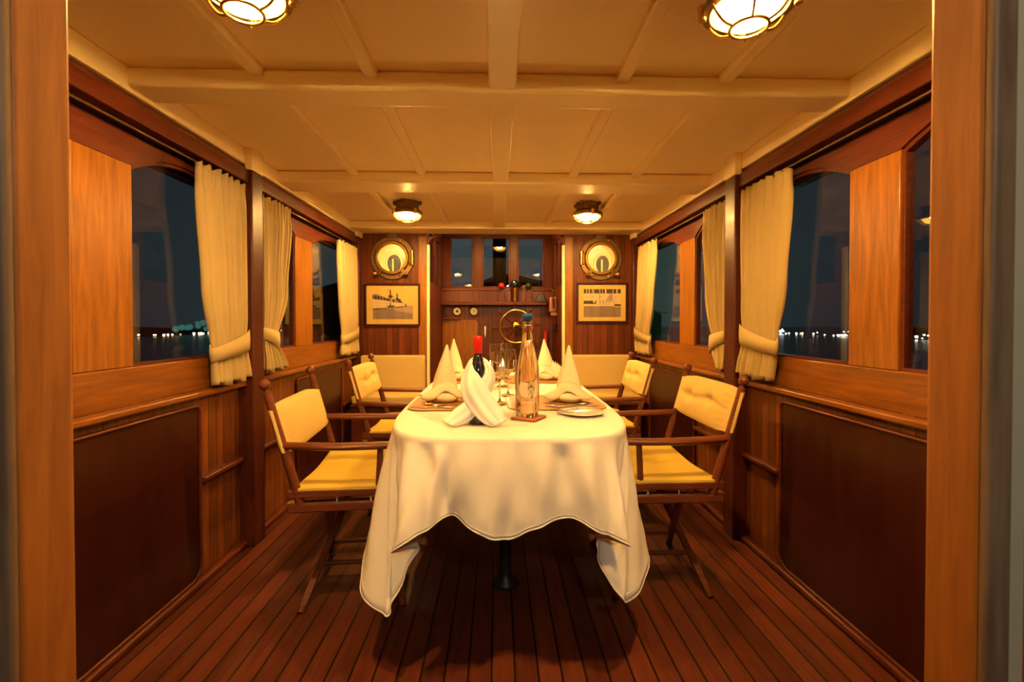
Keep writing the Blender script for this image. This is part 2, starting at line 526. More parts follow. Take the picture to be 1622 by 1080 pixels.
# dark boards fixed over the lining, rounded corners
def dark_board(s, y0, y1, z0, z1, label, rc=.06):
    pts = []
    for (cy, cz, a0) in ((y1 - rc, z0 + rc, -90), (y1 - rc, z1 - rc * .5, 0), (y0 + rc, z1 - rc * .5, 90), (y0 + rc, z0 + rc, 180)):
        r = rc if cz < .4 else rc * .5
        for i in range(7):
            t = R(a0 + 15 * i)
            pts.append((s * 1.312, cy + (0 if r == rc else 0) + r * math.cos(t) + (rc - r) * (1 if cy > (y0 + y1) / 2 else -1), cz + r * math.sin(t)))
    root = empty('wall_board', (s * 1.312, (y0 + y1) / 2, z0), label, 'panel')
    MB().prism(pts, (s * -.0, 0, 0)) if False else None
    MB().prism([(s * 1.325, p[1], p[2]) for p in pts], (s * .014, 0, 0)).build('board', M['darkboard'], root, bevel=.004)
    mb = MB(); mb.tube([(s * 1.324, p[1], p[2]) for p in pts], .007, 8, True)
    mb.build('edge_bead', M['mahogy'], root, smooth=True)
dark_board(-1, .80, 2.115, .035, .80, 'large dark varnished board covering the left wall under the nearest windows')
dark_board(1, .80, 2.14, .035, .80, 'large dark varnished board covering the right wall under the nearest windows')
dark_board(-1, 3.13, 4.01, .035, .79, 'dark varnished board on the left wall behind the canvas chairs')
dark_board(1, 3.10, 4.01, .035, .79, 'dark varnished board on the right wall behind the canvas chairs')

# near doorway the camera looks through
dr = struct(empty('door_1', (0, .64, 0)))
for s, X in ((-1, .597), (1, .640)):
    MB().box(s * X, s * .72, .600, .678, 0, 2.25).build('jamb', M['jamb'], dr, bevel=.006, seg=3)
    MB().box(s * (X + .002), s * (X + .036), .588, .603, 0, 2.25).build('casing', M['casing'], dr, bevel=.006, seg=3)
MB().box(-.72, .72, .600, .678, 2.02, 2.25).build('lintel', M['jamb'], dr, bevel=.006)
aft = MB()
for s, X in ((-1, .62), (1, .663)):
    aft.box(s * .70, s * 1.50, .605, .68, 0, 2.3)
    aft.box(s * (X), s * .70, .596, .602, 0, 2.3)
aft.box(-1.50, 1.50, .605, .68, 2.1, 2.3)
struct(aft.build('wall_aft', M['outer']))

# ------------------------------------------------------------------ forward bulkhead with portholes
PXZ = {-1: (-.984, 1.770), 1: (.981, 1.771)}
fw = None
for s in (-1, 1):
    px, pz = PXZ[s]
    bm = bmesh.new()
    xi = -.665 if s < 0 else .640
    ring_, rect = [], []
    n = 40
    for i in range(n):
        t = 2 * PI * i / n
        ring_.append(bm.verts.new((px + .140 * math.cos(t), YF, pz + .140 * math.sin(t))))
    for (x, z) in ((xi, 0), (s * 1.42, 0), (s * 1.42, ZC + .05), (xi, ZC + .05)):
        rect.append(bm.verts.new((x, YF, z)))
    ed = [bm.edges.new((ring_[i], ring_[(i + 1) % n])) for i in range(n)] + [bm.edges.new((rect[i], rect[(i + 1) % 4])) for i in range(4)]
    bmesh.ops.triangle_fill(bm, use_beauty=True, use_dissolve=False, edges=ed)
    r = bmesh.ops.extrude_face_region(bm, geom=bm.faces[:])
    bmesh.ops.translate(bm, verts=[v for v in r['geom'] if isinstance(v, bmesh.types.BMVert)], vec=(0, .05, 0))
    mb = MB(); mb.bm.free(); mb.bm = bm
    o = struct(mb.build('wall_forward_left' if s < 0 else 'wall_forward_right', M['tandgx']))
    # white painted edge strip of the doorway and vertical trim
    MB().box(xi, xi + (.022 if s < 0 else -.022), YF - .006, YF + .052, 0, 1.90).build('doorway_edge_strip', M['white'], o, bevel=.003)
    MB().box(xi - s * .0, xi + s * .075, YF - .014, YF, 0, 1.972).build('doorway_casing', M['teak'], o, bevel=.004)
    # curved bracket in the top corner of the doorway
    pts = [(xi, YF + .0, 1.975)]
    for i in range(9):
        t = R(90 * i / 8)
        pts.append((xi - s * (.115 - .115 * math.sin(t)) , YF, 1.975 - (.115 - .115 * math.cos(t)) * 1.0 if False else 1.975 - .115 * (1 - math.cos(t)) ))
    pts = [(xi, YF, 1.975), (xi - s * .12, YF, 1.975)] + [(xi - s * .12 * (1 - math.sin(R(a))), YF, 1.975 - .12 * (1 - math.cos(R(a)))) for a in (20, 35, 50, 65, 80, 90)]
    MB().prism(pts, (0, .05, 0)).build('corner_bracket', M['mahogx'], o)

def porthole(s, label):
    px, pz = PXZ[s]
    root = empty('porthole', (px, YF, pz), label, 'porthole')
    y = YF
    # wall flange
    MB().lathe([(.143, 0.04), (.143, -.012), (.150, -.018), (.200, -.018), (.206, -.010), (.206, .001), (.143, .001)], (px, y, pz), 48, 'y').build('flange', M['darkbrass'], root, smooth=True, angle=35)
    # opening ring
    MB().lathe([(.128, -.016), (.128, -.040), (.136, -.048), (.150, -.048), (.160, -.036), (.162, -.018), (.150, -.014)], (px, y, pz), 48, 'y').build('glass_ring', M['brass'], root, smooth=True, angle=35)
    MB().lathe([(.0, -.028), (.132, -.028), (.132, -.024), (.0, -.024)], (px, y, pz), 40, 'y').build('pane', M['port'], root)
    for k in range(8):
        t = R(22.5 + 45 * k)
        MB().sphere((px + .182 * math.cos(t), y - .019, pz + .182 * math.sin(t)), .009, 1, .6, 1, 12).build('bolt', M['brightbrass'], root, smooth=True)
    # hinge toward the doorway side
    hx = px - s * .178
    mb = MB(); mb.box(hx - .02, hx + .02, y - .045, y - .012, pz - .055, pz + .055)
    mb.cyl((hx - s * .012, y - .046, pz - .065), (hx - s * .012, y - .046, pz + .065), .012)
    mb.build('hinge', M['brightbrass'], root, bevel=.003)
    for a in (-50, -130):
        t = R(a)
        d = Vector((math.cos(t), 0, math.sin(t)))
        c = Vector((px, y, pz))
        mb = MB(); mb.bar(c + d * .145 + Vector((0, -.04, 0)), c + d * .215 + Vector((0, -.03, 0)), .034, .018, (0, 1, 0))
        lug = mb.build('clamp_lug', M['darkbrass'], root, bevel=.003)
        mb = MB(); p = c + d * .198
        mb.cyl(p + Vector((0, -.03, 0)), p + Vector((0, -.075, 0)), .007)
        for w in (-1, 1):
            mb.bar(p + Vector((0, -.060, 0)), p + Vector((w * .030, -.078, .004)), .005, .020, (0, 0, 1))
        mb.build('wing_nut', M['brass'], lug, bevel=.002)
    MB().box(px - .045, px + .045, y - .03, y, pz + .19, pz + .225).build('top_lug', M['darkbrass'], root, bevel=.006)
    # white compartment seen through the glass
    rec = MB()
    q0, q1 = y + .05, y + .52
    rec.lathe([(.139, .0), (.139, .05), (.24, .09), (.24, .50), (.0, .50)], (px, y, pz), 40, 'y')
    rec.build('white_recess', M['white'], root, smooth=True, angle=30)
    MB().lathe([(.150, .052), (.246, .086), (.246, .508), (.0, .508)], (px, y, pz), 40, 'y').build('added_dark_shell', M['iron'], root, smooth=True, angle=30)  # unseen dark shell added to keep the pale recess out of window reflections
    ex, ez = (px + .012) * 1.105 if s < 0 else (px + .022) * 1.105, 1.17 + (pz - .052 - 1.17) * 1.105
    pts = [(ex +   .082 * math.cos(2 * PI * i / 40), q1 - .045, ez + .105 * math.sin(2 * PI * i / 40)) for i in range(40)]
    MB().tube(pts, .013, 8, True).build('oval_rim', M['white'], root, smooth=True)
    MB().prism([(p[0], q1 - .035, p[2]) for p in pts], (0, .008, 0)).build('oval_dark_pane', plain('oval_pane_%d' % (s + 2), (.05, .07, .07), .12, coat=.6), root)
    MB().cyl((ex - .01, q1 - .055, ez - .095), (ex - .01, q1 - .055, ez + .05), .009).build('inner_pillar', M['white'], root, smooth=True)
    MB().sphere((px * 1.05, y + .16, pz + .185), .016).build('compartment_bulb', M['smallbulb'], root, smooth=True)
porthole(-1, 'round brass porthole above the warship picture, left of the doorway')
porthole(1, 'round brass porthole above the ship-side picture, right of the doorway')

# ------------------------------------------------------------------ framed pictures
def picture(cx, cz, label, polys, fx0, fx1, fy0, fy1, mx0, mx1, my0, my1, tilt=0):
    """crop pixel layout, 2254 px per metre"""
    K = 2254.0
    ccx, ccy = (fx0 + fx1) / 2, (fy0 + fy1) / 2
    root = empty('framed_picture', (cx, YF, cz), label, 'picture')
    def P(x, y, d): return (cx + (x - ccx) / K, YF - d, cz - (y - ccy) / K)
    fr = MB()
    w = 46
    A, B = P(fx0, fy1, 0), P(fx1, fy0, 0)
    wm = w / K
    fr.box(A[0], B[0], YF - .022, YF, A[2], A[2] + wm)
    fr.box(A[0], B[0], YF - .022, YF, B[2] - wm, B[2])
    fr.box(A[0], A[0] + wm, YF - .022, YF, A[2] + wm, B[2] - wm)
    fr.box(B[0] - wm, B[0], YF - .022, YF, A[2] + wm, B[2] - wm)
    fr.build('frame', M['darkboard'], root, bevel=.003)
    MB().box(A[0] + wm * .6, B[0] - wm * .6, YF - .010, YF - .002, A[2] + wm * .6, B[2] - wm * .6).build('mount', M['mat'], root)
    pm = MB(); names = ['sepia_l', 'sepia_m', 'sepia_d', 'sepia_g', 'mat']
    for li, (m, pts) in enumerate(polys):
        pm.mi = names.index(m)
        pm.flat([P(x, y, .0106 + .00025 * li) for (x, y) in pts])
    pm.build('print', [M[k] for k in names], root)
    MB().box(A[0] + wm * .6, B[0] - wm * .6, YF - .0212, YF - .0196, A[2] + wm * .6, B[2] - wm * .6).build('glazing', M['port'], root)
    root.rotation_euler = (0, R(tilt), 0)

def rc(x0, y0, x1, y1): return [(x0, y0), (x1, y0), (x1, y1), (x0, y1)]
ship = [('mat', rc(222, 258, 1066, 880)), ('sepia_m', [(228, 655), (520, 640), (720, 622), (1066, 598), (1066, 880), (228, 880)]),
        ('sepia_g', [(640, 640), (1066, 610), (1066, 760), (700, 700)]),
        ('sepia_l', [(222, 440), (560, 490), (700, 520), (862, 540), (850, 610), (700, 628), (515, 640), (222, 660)]),
        ('sepia_d', [(222, 365), (440, 408), (600, 455), (600, 500), (222, 452)]),
        ('sepia_d', [(222, 655), (515, 640), (515, 655), (222, 680)]),
        ('sepia_g', [(240, 340), (300, 340), (420, 385), (420, 405), (240, 365)]),
        ('sepia_d', [(582, 262), (606, 262), (612, 460), (578, 460)]), ('sepia_d', rc(530, 262, 610, 270)),
        ('sepia_d', rc(556, 376, 636, 424)), ('sepia_d', rc(560, 400, 676, 412)), ('sepia_g', rc(590, 440, 650, 520)), ('sepia_d', rc(640, 460, 690, 520)),
        ('sepia_d', [(732, 318), (740, 318), (762, 480), (722, 480)]), ('sepia_d', [(712, 356), (772, 356), (754, 376), (728, 376)]),
        ('sepia_d', [(705, 430), (740, 420), (820, 470), (820, 500), (860, 540), (720, 520)]), ('sepia_g', rc(690, 500, 760, 530)),
        ('sepia_d', [(530, 598), (690, 590), (680, 622), (540, 632)]), ('sepia_d', [(590, 520), (600, 520), (612, 600), (582, 600)]),
        ('sepia_d', [(700, 620), (860, 605), (860, 616), (700, 634)]),
        ('sepia_g', [(920, 545), (960, 600), (885, 605)]), ('sepia_d', [(918, 545), (924, 545), (930, 612), (910, 612)])]
for i in range(6): ship.append(('sepia_d', rc(270 + i * 52, 515 + i * 7, 280 + i * 52, 527 + i * 7)))
for i in range(5): ship.append(('sepia_l', [(255 + i * 62, 380 + i * 13), (262 + i * 62, 381 + i * 13), (262 + i * 62, 450 + i * 9), (255 + i * 62, 449 + i * 9)]))
picture(-.985, 1.332, 'framed sepia photograph of a warship with tall masts, under the left porthole', ship, 50, 1225, 120, 1030, 110, 1170, 170, 975)
side = [('sepia_l', rc(315, 260, 1115, 860)), ('sepia_d', rc(315, 260, 1115, 355)),
        ('sepia_m', rc(315, 640, 1115, 860)), ('sepia_g', [(880, 350), (945, 350), (945, 520), (790, 520)]),
        ('sepia_d', rc(315, 510, 585, 580)), ('sepia_d', [(985, 582), (1115, 582), (1115, 626), (970, 626)]), ('sepia_d', rc(315, 632, 960, 642)),
        ('sepia_d', rc(650, 355, 658, 500)), ('sepia_g', rc(488, 360, 494, 505)), ('sepia_g', rc(600, 530, 1010, 538)), ('sepia_g', rc(1002, 430, 1010, 530)),
        ('sepia_g', rc(560, 597, 900, 603)), ('sepia_l', rc(520, 490, 560, 552))]
for x in (370, 425, 490, 520, 655, 712, 770, 790, 940, 1018, 1030): side.append(('sepia_l', rc(x, 262, x + 10 + (x % 3) * 4, 355)))
for x, y in ((382, 432), (518, 430), (680, 432), (895, 432), (1003, 430), (590, 500), (670, 520), (735, 515), (660, 560), (730, 562), (800, 560), (868, 558)): side.append(('sepia_d', rc(x - 9, y - 9, x + 9, y + 9)))
picture(.994, 1.353, 'framed sepia photograph of a ship side with gangway, under the right porthole', side, 155, 1265, 120, 990, 205, 1215, 160, 955)

# ------------------------------------------------------------------ ceiling lamps
def make_lamp():
    root = empty('bulkhead_lamp', (0, 0, 0))
    MB().lathe([(.0, 0), (.088, 0), (.090, -.012), (.084, -.018), (.084, -.050), (.092, -.062), (.108, -.070), (.114, -.082), (.112, -.094), (.094, -.097), (.088, -.084), (.080, -.077), (.078, -.03), (.0, -.02)], (0, 0, 0), 40).build('housing', M['darkbrass'], root, smooth=True, angle=35)
    for k in range(4):
        t = R(45 + 90 * k)
        mb = MB(); d = Vector((math.cos(t), math.sin(t), 0))
        mb.cyl(d * .095 + Vector((0, 0, 0)), d * .095 + Vector((0, 0, -.018)), .016)
        mb.cyl(d * .095 + Vector((0, 0, -.018)), d * .095 + Vector((0, 0, -.026)), .007)
        mb.build('fixing_lug', M['darkbrass'], root, bevel=.002)
        t = R(90 * k); d = Vector((math.cos(t), math.sin(t), 0))
        mb = MB(); mb.cyl(d * .112 + Vector((0, 0, -.066)), d * .112 + Vector((0, 0, -.104)), .013, .010)
        mb.build('guard_screw', M['brass'], root, bevel=.002)
    MB().lathe([(.085, -.082), (.084, -.096), (.076, -.110), (.058, -.123), (.034, -.132), (.0, -.136)], (0, 0, 0), 36).build('glass_dome', M['lampglass'], root, smooth=True)
    MB().lathe([(.0, -.108), (.014, -.106), (.026, -.097), (.031, -.083), (.028, -.069), (.018, -.055), (.012, -.045), (.012, -.025)], (0, 0, 0), 20).build('bulb', M['bulb'], root, smooth=True)
    mb = MB(); mb.ring((0, 0, -.142), .046, .0042, 'z', 36)
    g = mb.build('guard_ring', M['brass'], root, smooth=True)
    for k in range(6):
        t = R(30 + 60 * k); d = Vector((math.cos(t), math.sin(t), 0))
        pts = spl([d * .106 + Vector((0, 0, -.092)), d * .094 + Vector((0, 0, -.112)), d * .072 + Vector((0, 0, -.134)), d * .046 + Vector((0, 0, -.142))], 5)
        MB().tube(pts, .004, 8).build('guard_bar', M['brass'], root, smooth=True)
    return root
lamp_specs = [(-.622, 1.175, 15, 'round brass caged ceiling lamp, the near one on the left'), (.648, 1.195, -20, 'round brass caged ceiling lamp, the near one on the right'),
              (-.675, 3.54, 40, 'round brass caged ceiling lamp, small and far, above the left chairs'), (.682, 3.54, 10, 'round brass caged ceiling lamp, small and far, above the right chairs'),
              (.03, 4.9, 0, None)]
lp = make_lamp()
for i, (x, y, a, lab) in enumerate(lamp_specs):
    o = lp if i == 0 else copy_tree(lp)
    o.location = (x, y, ZC if i < 4 else 2.30); o.rotation_euler = (0, 0, R(a))
    o['label'] = lab or 'caged brass lamp on the wheelhouse ceiling, seen mirrored in the middle front window'
    o['category'] = 'lamp'; o['group'] = 'caged brass ceiling lamps'
wheel_lamp_y = 5.0

# ------------------------------------------------------------------ curtains
def lerp(a, b, t): return a + (b - a) * t
def piece(z, keys):
    keys = sorted(keys)
    if z <= keys[0][0]: return keys[0][1]
    for (z0, v0), (z1, v1) in zip(keys, keys[1:]):
        if z <= z1:
            t = (z - z0) / (z1 - z0); t = t * t * (3 - 2 * t)
            return lerp(v0, v1, t)
    return keys[-1][1]
def curtain(s, top, tie, bot, label, ztie=1.05, seed=0, ztop=1.86, zbot=.895, folds=7):
    rnd = random.Random(seed)
    root = empty('curtain', (s * 1.285, (bot[0] + bot[1]) / 2, zbot), label, 'curtain', 'cream tied curtains')
    mid = (lerp(top[0], tie[0], .25), lerp(top[1], tie[1], .15))
    k0 = [(zbot, bot[0]), (ztie - .02, tie[0]), (ztie + .28, lerp(top[0], tie[0], .45)), (ztop - .1, top[0]), (ztop, top[0])]
    k1 = [(zbot, bot[1]), (ztie - .02, tie[1]), (ztie + .28, lerp(top[1], tie[1], .35)), (ztop - .1, top[1]), (ztop, top[1])]
    ph = [rnd.uniform(-.6, .6) for _ in range(6)]
    rows = []
    NZ, NY = 46, 96
    for i in range(NZ + 1):
        z = lerp(zbot, ztop, i / NZ)
        y0, y1 = piece(z, k0), piece(z, k1)
        row = []
        for k in range(NY + 1):
            t = k / NY
            tt = t + .02 * math.sin(2 * PI * t * 2 + ph[0]) 
            nearTop = math.exp(-((z - ztop + .035) / .05) ** 2)
            nearTie = math.exp(-((z - ztie) / .09) ** 2)
            amp = .016 * (1 - .45 * nearTop) * (1 - .55 * nearTie) + (.006 if z < ztie else 0)
            fx = amp * (math.sin(2 * PI * folds * tt + ph[1] + .7 * math.sin(z * 3 + ph[2])) + .35 * math.sin(2 * PI * folds * 2.3 * tt + ph[3]))
            fx += .005 * nearTop * math.sin(2 * PI * folds * 3.2 * tt)
            belly = .012 * math.sin(PI * t)
            zz = z + (.008 * math.sin(2 * PI * folds * tt) if i == NZ else 0) + (.010 * math.sin(2 * PI * 2.5 * t + ph[4]) if i == 0 else 0)
            xx = 1.290 - fx - belly
            row.append((s * min(xx, 1.334), lerp(y0, y1, t), zz))
        rows.append(row)
    mb = MB(); mb.grid(rows)
    mb.build('drape', M['curtain'], root, smooth=True, solid=.003)
    # tie back band
    y0, y1 = tie[0] - .012, tie[1] + .012
    hgt = .042
    rows = []
    n = 40
    for i in range(n):
        t = 2 * PI * i / n
        yy = lerp(y0, y1, .5 + .5 * math.cos(t)); xx = 1.286 - .034 * math.sin(t)
        dz = (.030 * math.cos(t)) * (1 if (tie[1] > 2.3 and tie[0] < 2.5) or tie[0] > 3 else -1) * (1 if math.sin(t) > 0 else .6)
        hh = hgt * (1 + .25 * math.cos(t * 1))
        rows.append([(s * (xx + .001), yy, ztie - hh + dz), (s * (xx - .005 * math.sin(t)), yy, ztie + dz), (s * xx, yy, ztie + hh + dz)])
    mb = MB(); mb.grid(rows, cu=True)
    mb.build('tie_back', M['curtain'], root, smooth=True, solid=.004)
curtain(-1, (2.06, 2.44), (2.15, 2.44), (2.15, 2.46), 'large cream curtain tied back, left wall, on the near side of the post', seed=1, zbot=.882)
curtain(-1, (2.60, 2.96), (2.60, 2.76), (2.60, 2.86), 'cream curtain tied back, left wall, on the far side of the post', seed=2, ztie=1.08)
curtain(-1, (3.83, 4.34), (3.91, 4.34), (3.875, 4.345), 'small cream curtain at the far end of the left wall', seed=3, ztop=1.835)
curtain(1, (2.035, 2.44), (2.125, 2.42), (2.155, 2.455), 'large cream curtain tied back, right wall, on the near side of the post', seed=4, ztie=1.08, ztop=1.85)
curtain(1, (2.60, 2.89), (2.60, 2.76), (2.60, 2.66), 'cream curtain tied back, right wall, on the far side of the post', seed=5, ztie=1.06, ztop=1.85)
curtain(1, (3.73, 4.24), (3.91, 4.32), (3.875, 4.27), 'small cream curtain at the far end of the right wall', seed=6, ztop=1.84)
for s in (-1, 1):
    for (a, b, w) in ((.70, 2.455, 'nearer'), (2.575, 4.345, 'farther')):
        o = MB().cyl((s * 1.300, a, 1.862), (s * 1.300, b, 1.862), .005, n=10).build('curtain_rod', M['darkbrass'], origin=(s * 1.300, (a + b) / 2, 1.862), smooth=True)
        finish(o, 'thin brass curtain rod along the %s windows of the %s wall' % (w, 'left' if s < 0 else 'right'), 'curtain rod')

# ------------------------------------------------------------------ director's chairs
def post_x(z): return -.205 - (z - .48) * (.125 / .45)
def make_chair(bz=0.0, tuft=True, plainback=False):
    r = empty('director_chair', (0, 0, 0))
    W = M['chairwood']
    for s in (-1, 1):
        y = s * .285
        mb = MB(); mb.box(-.245, .160, y - .016, y + .016, .482, .512); mb.build('seat_rail', W, r, bevel=.005, seg=3)
        mb = MB(); mb.box(-.245, .160, y - .016, y + .016, .425, .462); mb.build('leg_rail', W, r, bevel=.006, seg=3)
        mb = MB(); mb.box(-.245, .160, y - .015, y + .015, .462, .4655)
        for xx in (-.21, -.06, .07, .14): mb.cyl((xx, y - s * -.0, .466), (xx, y, .480), .006)
        mb.build('hinge_strip', M['steel'], r)
        # back post with turned ball top
        mb = MB()
        a, b = Vector((post_x(.455), y, .455)), Vector((post_x(.90), y, .90))
        mb.cyl(a, b, .0175, .0155, 14)
        d = (b - a).normalized()
        mb.cyl(b, b + d * .012, .009, .009, 12)
        mb.sphere(b + d * .027, .0215, 1, 1, 1, 16)
        mb.build('back_post', W, r, smooth=True, angle=50)
        mb = MB(); mb.cyl((.100, y, .505), (.108, y, .668), .013, .012, 12); mb.build('arm_support', W, r, smooth=True, angle=50)
        # arm
        rows = []
        for i in range(15):
            t = i / 14
            x = lerp(-.262, .168, t)
            w = .017 + .008 * math.sin(PI * min(1, t * 1.1)) + .004 * t
            h = .0150
            zc = .678 + .010 * (1 - t) ** 2
            yc = y + s * .012 * math.sin(PI * t)
            rows.append([(x, yc + w * math.cos(2 * PI * k / 12), zc + h * math.sin(2 * PI * k / 12)) for k in range(12)])
        mb = MB(); G = mb.grid(rows, cv=True); mb.face(G[0][::-1]); mb.face(G[-1])
        mb.build('armrest', W, r, smooth=True, angle=50)
        # crossing legs
        for (xt, xb) in ((-.085, -.215), (.055, .190)):
            off = .010 if s > 0 else -.010
            mb = MB()
            p = Vector((xt + off, s * .262, .445)); q = Vector((xb, -s * .245, 0.0))
            mb.bar(p, q, .030, .017, (1, 0, 0), .024, .016) if False else mb.bar(p, q, .017, .032, (1, 0, 0), .016, .024)
            mb.cyl(q + (p - q).normalized() * .028, q, .016, .015, 12)
            mb.build('leg', W, r, smooth=True, angle=50)
        zt = .125; t = (.445 - zt) / .445
        x0 = lerp(-.085, -.215, t); x1 = lerp(.055, .190, t); yy = lerp(.262, -.245, t) * s
        mb = MB(); mb.cyl((x0, yy, zt), (x1, yy, zt), .010, .010, 10); mb.build('stretcher', W, r, smooth=True, angle=50)
    # seat: sling with flat pad
    rows = []
    n = 16
    for i in range(n + 1):
        x = lerp(-.225, .158, i / n)
        row = []
        for k in range(25):
            t = k / 24
            y = lerp(-.298, .298, t)
            sag = -.020 * math.sin(PI * t) * (1 - .3 * abs(2 * i / n - 1))
            wr = .0025 * math.sin(9 * t + 5 * i / n) * math.sin(PI * t)
            row.append((x, y, .522 + sag + wr))
        rows.append(row)
    mb = MB(); mb.grid(rows); mb.build('seat', M['canvasseat'], r, smooth=True, solid=.018, soff=-1, bevel=.004)
    # back
    z0, z1 = .715 + bz, .880 + bz
    rows = []
    NV, NU = 18, 40
    for i in range(NV + 1):
        v = i / NV
        sec = []
        for side in (1, -1):
            rng = range(NU + 1) if side > 0 else range(NU, -1, -1)
            for k in rng:
                u = k / NU * 2 - 1
                y = u * .306
                edge = max(0, (abs(u) - .86) / .14)
                pad = max(0, 1 - (abs(u) / .84) ** 6)
                zc = lerp(z0 - .010 * pad, z1 + .016 * pad, v)
                body = .017 * math.sqrt(max(0, 1 - edge ** 2.2)) + .001
                if side > 0:
                    puff = .020 * pad * max(0, math.sin(PI * v)) ** .55
                    if tuft:
                        for tu in (-.38, .30):
                            puff -= .019 * math.exp(-((u - tu) / .12) ** 2 - ((v - .55) / .14) ** 2)
                        puff -= .010 * math.exp(-((v - .55 - .05 * math.sin(u * 5)) / .07) ** 2) * pad
                    gath = .0022 * math.sin(v * 42 + u * 3) * math.exp(-((abs(u) - .78) / .12) ** 2)
                    f = body + puff + gath
                    if pad <= 0: f = body
                else:
                    f = -body - .002 * math.sin(v * 8)
                    f += .008 * pad
                    f = min(f, -.004)
                sec.append((post_x(zc) + f, y, zc))
        rows.append(sec)
    mb = MB(); G = mb.grid(rows, cv=True)
    mb.face(G[0][::-1]); mb.face(G[-1])
    mb.build('backrest', M['canvas'], r, smooth=True, angle=60)
    return r
c_left = make_chair(-.052, False)
c_left.location = (-.60, 2.150, 0); c_left.rotation_euler = (0, 0, R(5))
finish(c_left, 'canvas director chair with smooth untufted back, nearest on the left of the table', 'chair', 'director chairs around the table')
c_t = make_chair(0, True)
c_t.location = (.690, 2.185, 0); c_t.rotation_euler = (0, 0, PI)
finish(c_t, 'canvas director chair with tufted back, nearest on the right of the table', 'chair', 'director chairs around the table')
c3 = copy_tree(c_t); c3.location = (-.565, 3.09, 0); c3.rotation_euler = (0, 0, R(2))
c3['label'] = 'tufted canvas director chair on the left, second from the viewer, by the far left bench'
c4 = copy_tree(c_t); c4.location = (.665, 3.20, 0); c4.rotation_euler = (0, 0, PI + R(-2))
c4['label'] = 'tufted canvas director chair on the right, second from the viewer, by the far right bench'

# ------------------------------------------------------------------ benches on the forward bulkhead
for s in (-1, 1):
    x0, x1 = (-1.265, -.695) if s < 0 else (.695, 1.265)
    xm = (x0 + x1) / 2
    root = empty('bench_seat', (xm, 4.25, 0), 'low dark bench with cream cushions against the forward wall, %s of the doorway' % ('left' if s < 0 else 'right'), 'bench')
    MB().box(x0, x1, 4.06, YF - .016, .001, .44).build('base', M['mahogx'], root, bevel=.008)
    MB().box(x0 - .0, x1, 4.03, YF - .016, .44, .46).build('top_board', M['mahogx'], root, bevel=.006)
    mb = MB(); mb.box(x0 + .004, x1 - .004, 4.045, YF - .10, .46, .53); mb.build('seat_cushion', M['cushion'], root, bevel=.018, seg=4)
    mb = MB(); mb.box(x0 + .002, x1 + (.02 if s < 0 else 0), YF - .10, YF - .018, .50, .862); mb.build('back_cushion', M['cushion'], root, bevel=.018, seg=4)

# ------------------------------------------------------------------ table
TC = (.048, 2.56); TA, TB, TN = .468, 1.02, 5.0
TZ = .785
def tpt(t, k=1.0):
    c, s_ = math.cos(t), math.sin(t)
    return (TC[0] + TA * k * abs(c) ** (2 / TN) * (1 if c >= 0 else -1), TC[1] + TB * k * abs(s_) ** (2 / TN) * (1 if s_ >= 0 else -1))
tb = empty('dining_table', (TC[0], TC[1], 0), 'long pedestal dining table with rounded ends, hidden under the white cloth', 'table')
MB().prism([(*tpt(2 * PI * i / 96, .985), TZ - .032) for i in range(96)], (0, 0, .027)).build('tabletop', M['mahogy'], tb, bevel=.004)
for yy in (2.08, 3.1):
    p = MB().lathe([(.0, .752), (.10, .752), (.10, .74), (.030, .72), (.026, .45), (.026, .06), (.030, .030), (.055, .012), (.060, .0), (.0, .0)], (.035, yy, 0), 28).build('pedestal', M['iron'], tb, smooth=True, angle=40)

# tablecloth: ribs all round. Each rib = edge point on the table, hem point
def W_(px, py, d): return Vector(((px - 788) * d / 740, d, 1.17 - (py - 510) * d / 740))
def edge_at(x, y):
    # project onto superellipse from centre
    dx, dy = (x - TC[0]) / TA, (y - TC[1]) / TB
    k = (abs(dx) ** TN + abs(dy) ** TN) ** (1 / TN)
    return Vector((TC[0] + dx / k * TA, TC[1] + dy / k * TB, TZ))
ribs = []
def rib(ex, ey, hem, out=.0): ribs.append((edge_at(ex, ey), Vector(hem), out))
# front, centre to left (viewer side), going clockwise seen from above: start at back centre? build list in order
front_left = [((.04, 1.5), (.035, 1.50, .470)), ((-.05, 1.5), (-.055, 1.485, .492)), ((-.13, 1.5), (-.150, 1.505, .540)),
              ((-.20, 1.5), (-.225, 1.475, .515)), ((-.27, 1.50), (-.330, 1.462, .452)),
              ((-.335, 1.56), (-.285, 1.545, .425)), ((-.365, 1.62), (-.265, 1.60, .385)),
              ((-.385, 1.67), (-.345, 1.53, .255)), ((-.40, 1.74), (-.372, 1.495, .230)), ((-.41, 1.84), (-.470, 1.60, .285)),
              ((-.42, 1.98), (-.472, 1.86, .40)), ((-.42, 2.2), (-.450, 2.2, .475)), ((-.42, 2.55), (-.455, 2.55, .50)), ((-.42, 2.95), (-.452, 2.95, .48)),
              ((-.42, 3.25), (-.475, 3.30, .40)), ((-.40, 3.50), (-.44, 3.66, .25))]
front_right = [((.13, 1.5), (.130, 1.492, .510)), ((.22, 1.5), (.235, 1.505, .530)), ((.31, 1.5), (.340, 1.485, .490)),
               ((.385, 1.53), (.425, 1.470, .455)),
               ((.44, 1.60), (.365, 1.575, .43)), ((.465, 1.66), (.335, 1.60, .375)),
               ((.48, 1.72), (.385, 1.50, .31)), ((.495, 1.80), (.430, 1.505, .255)), ((.505, 1.90), (.545, 1.66, .29)),
               ((.51, 2.02), (.560, 1.90, .40)), ((.51, 2.2), (.535, 2.2, .475)), ((.51, 2.55), (.545, 2.55, .50)), ((.51, 2.95), (.54, 2.95, .48)),
               ((.51, 3.25), (.57, 3.30, .40)), ((.49, 3.50), (.54, 3.66, .25))]
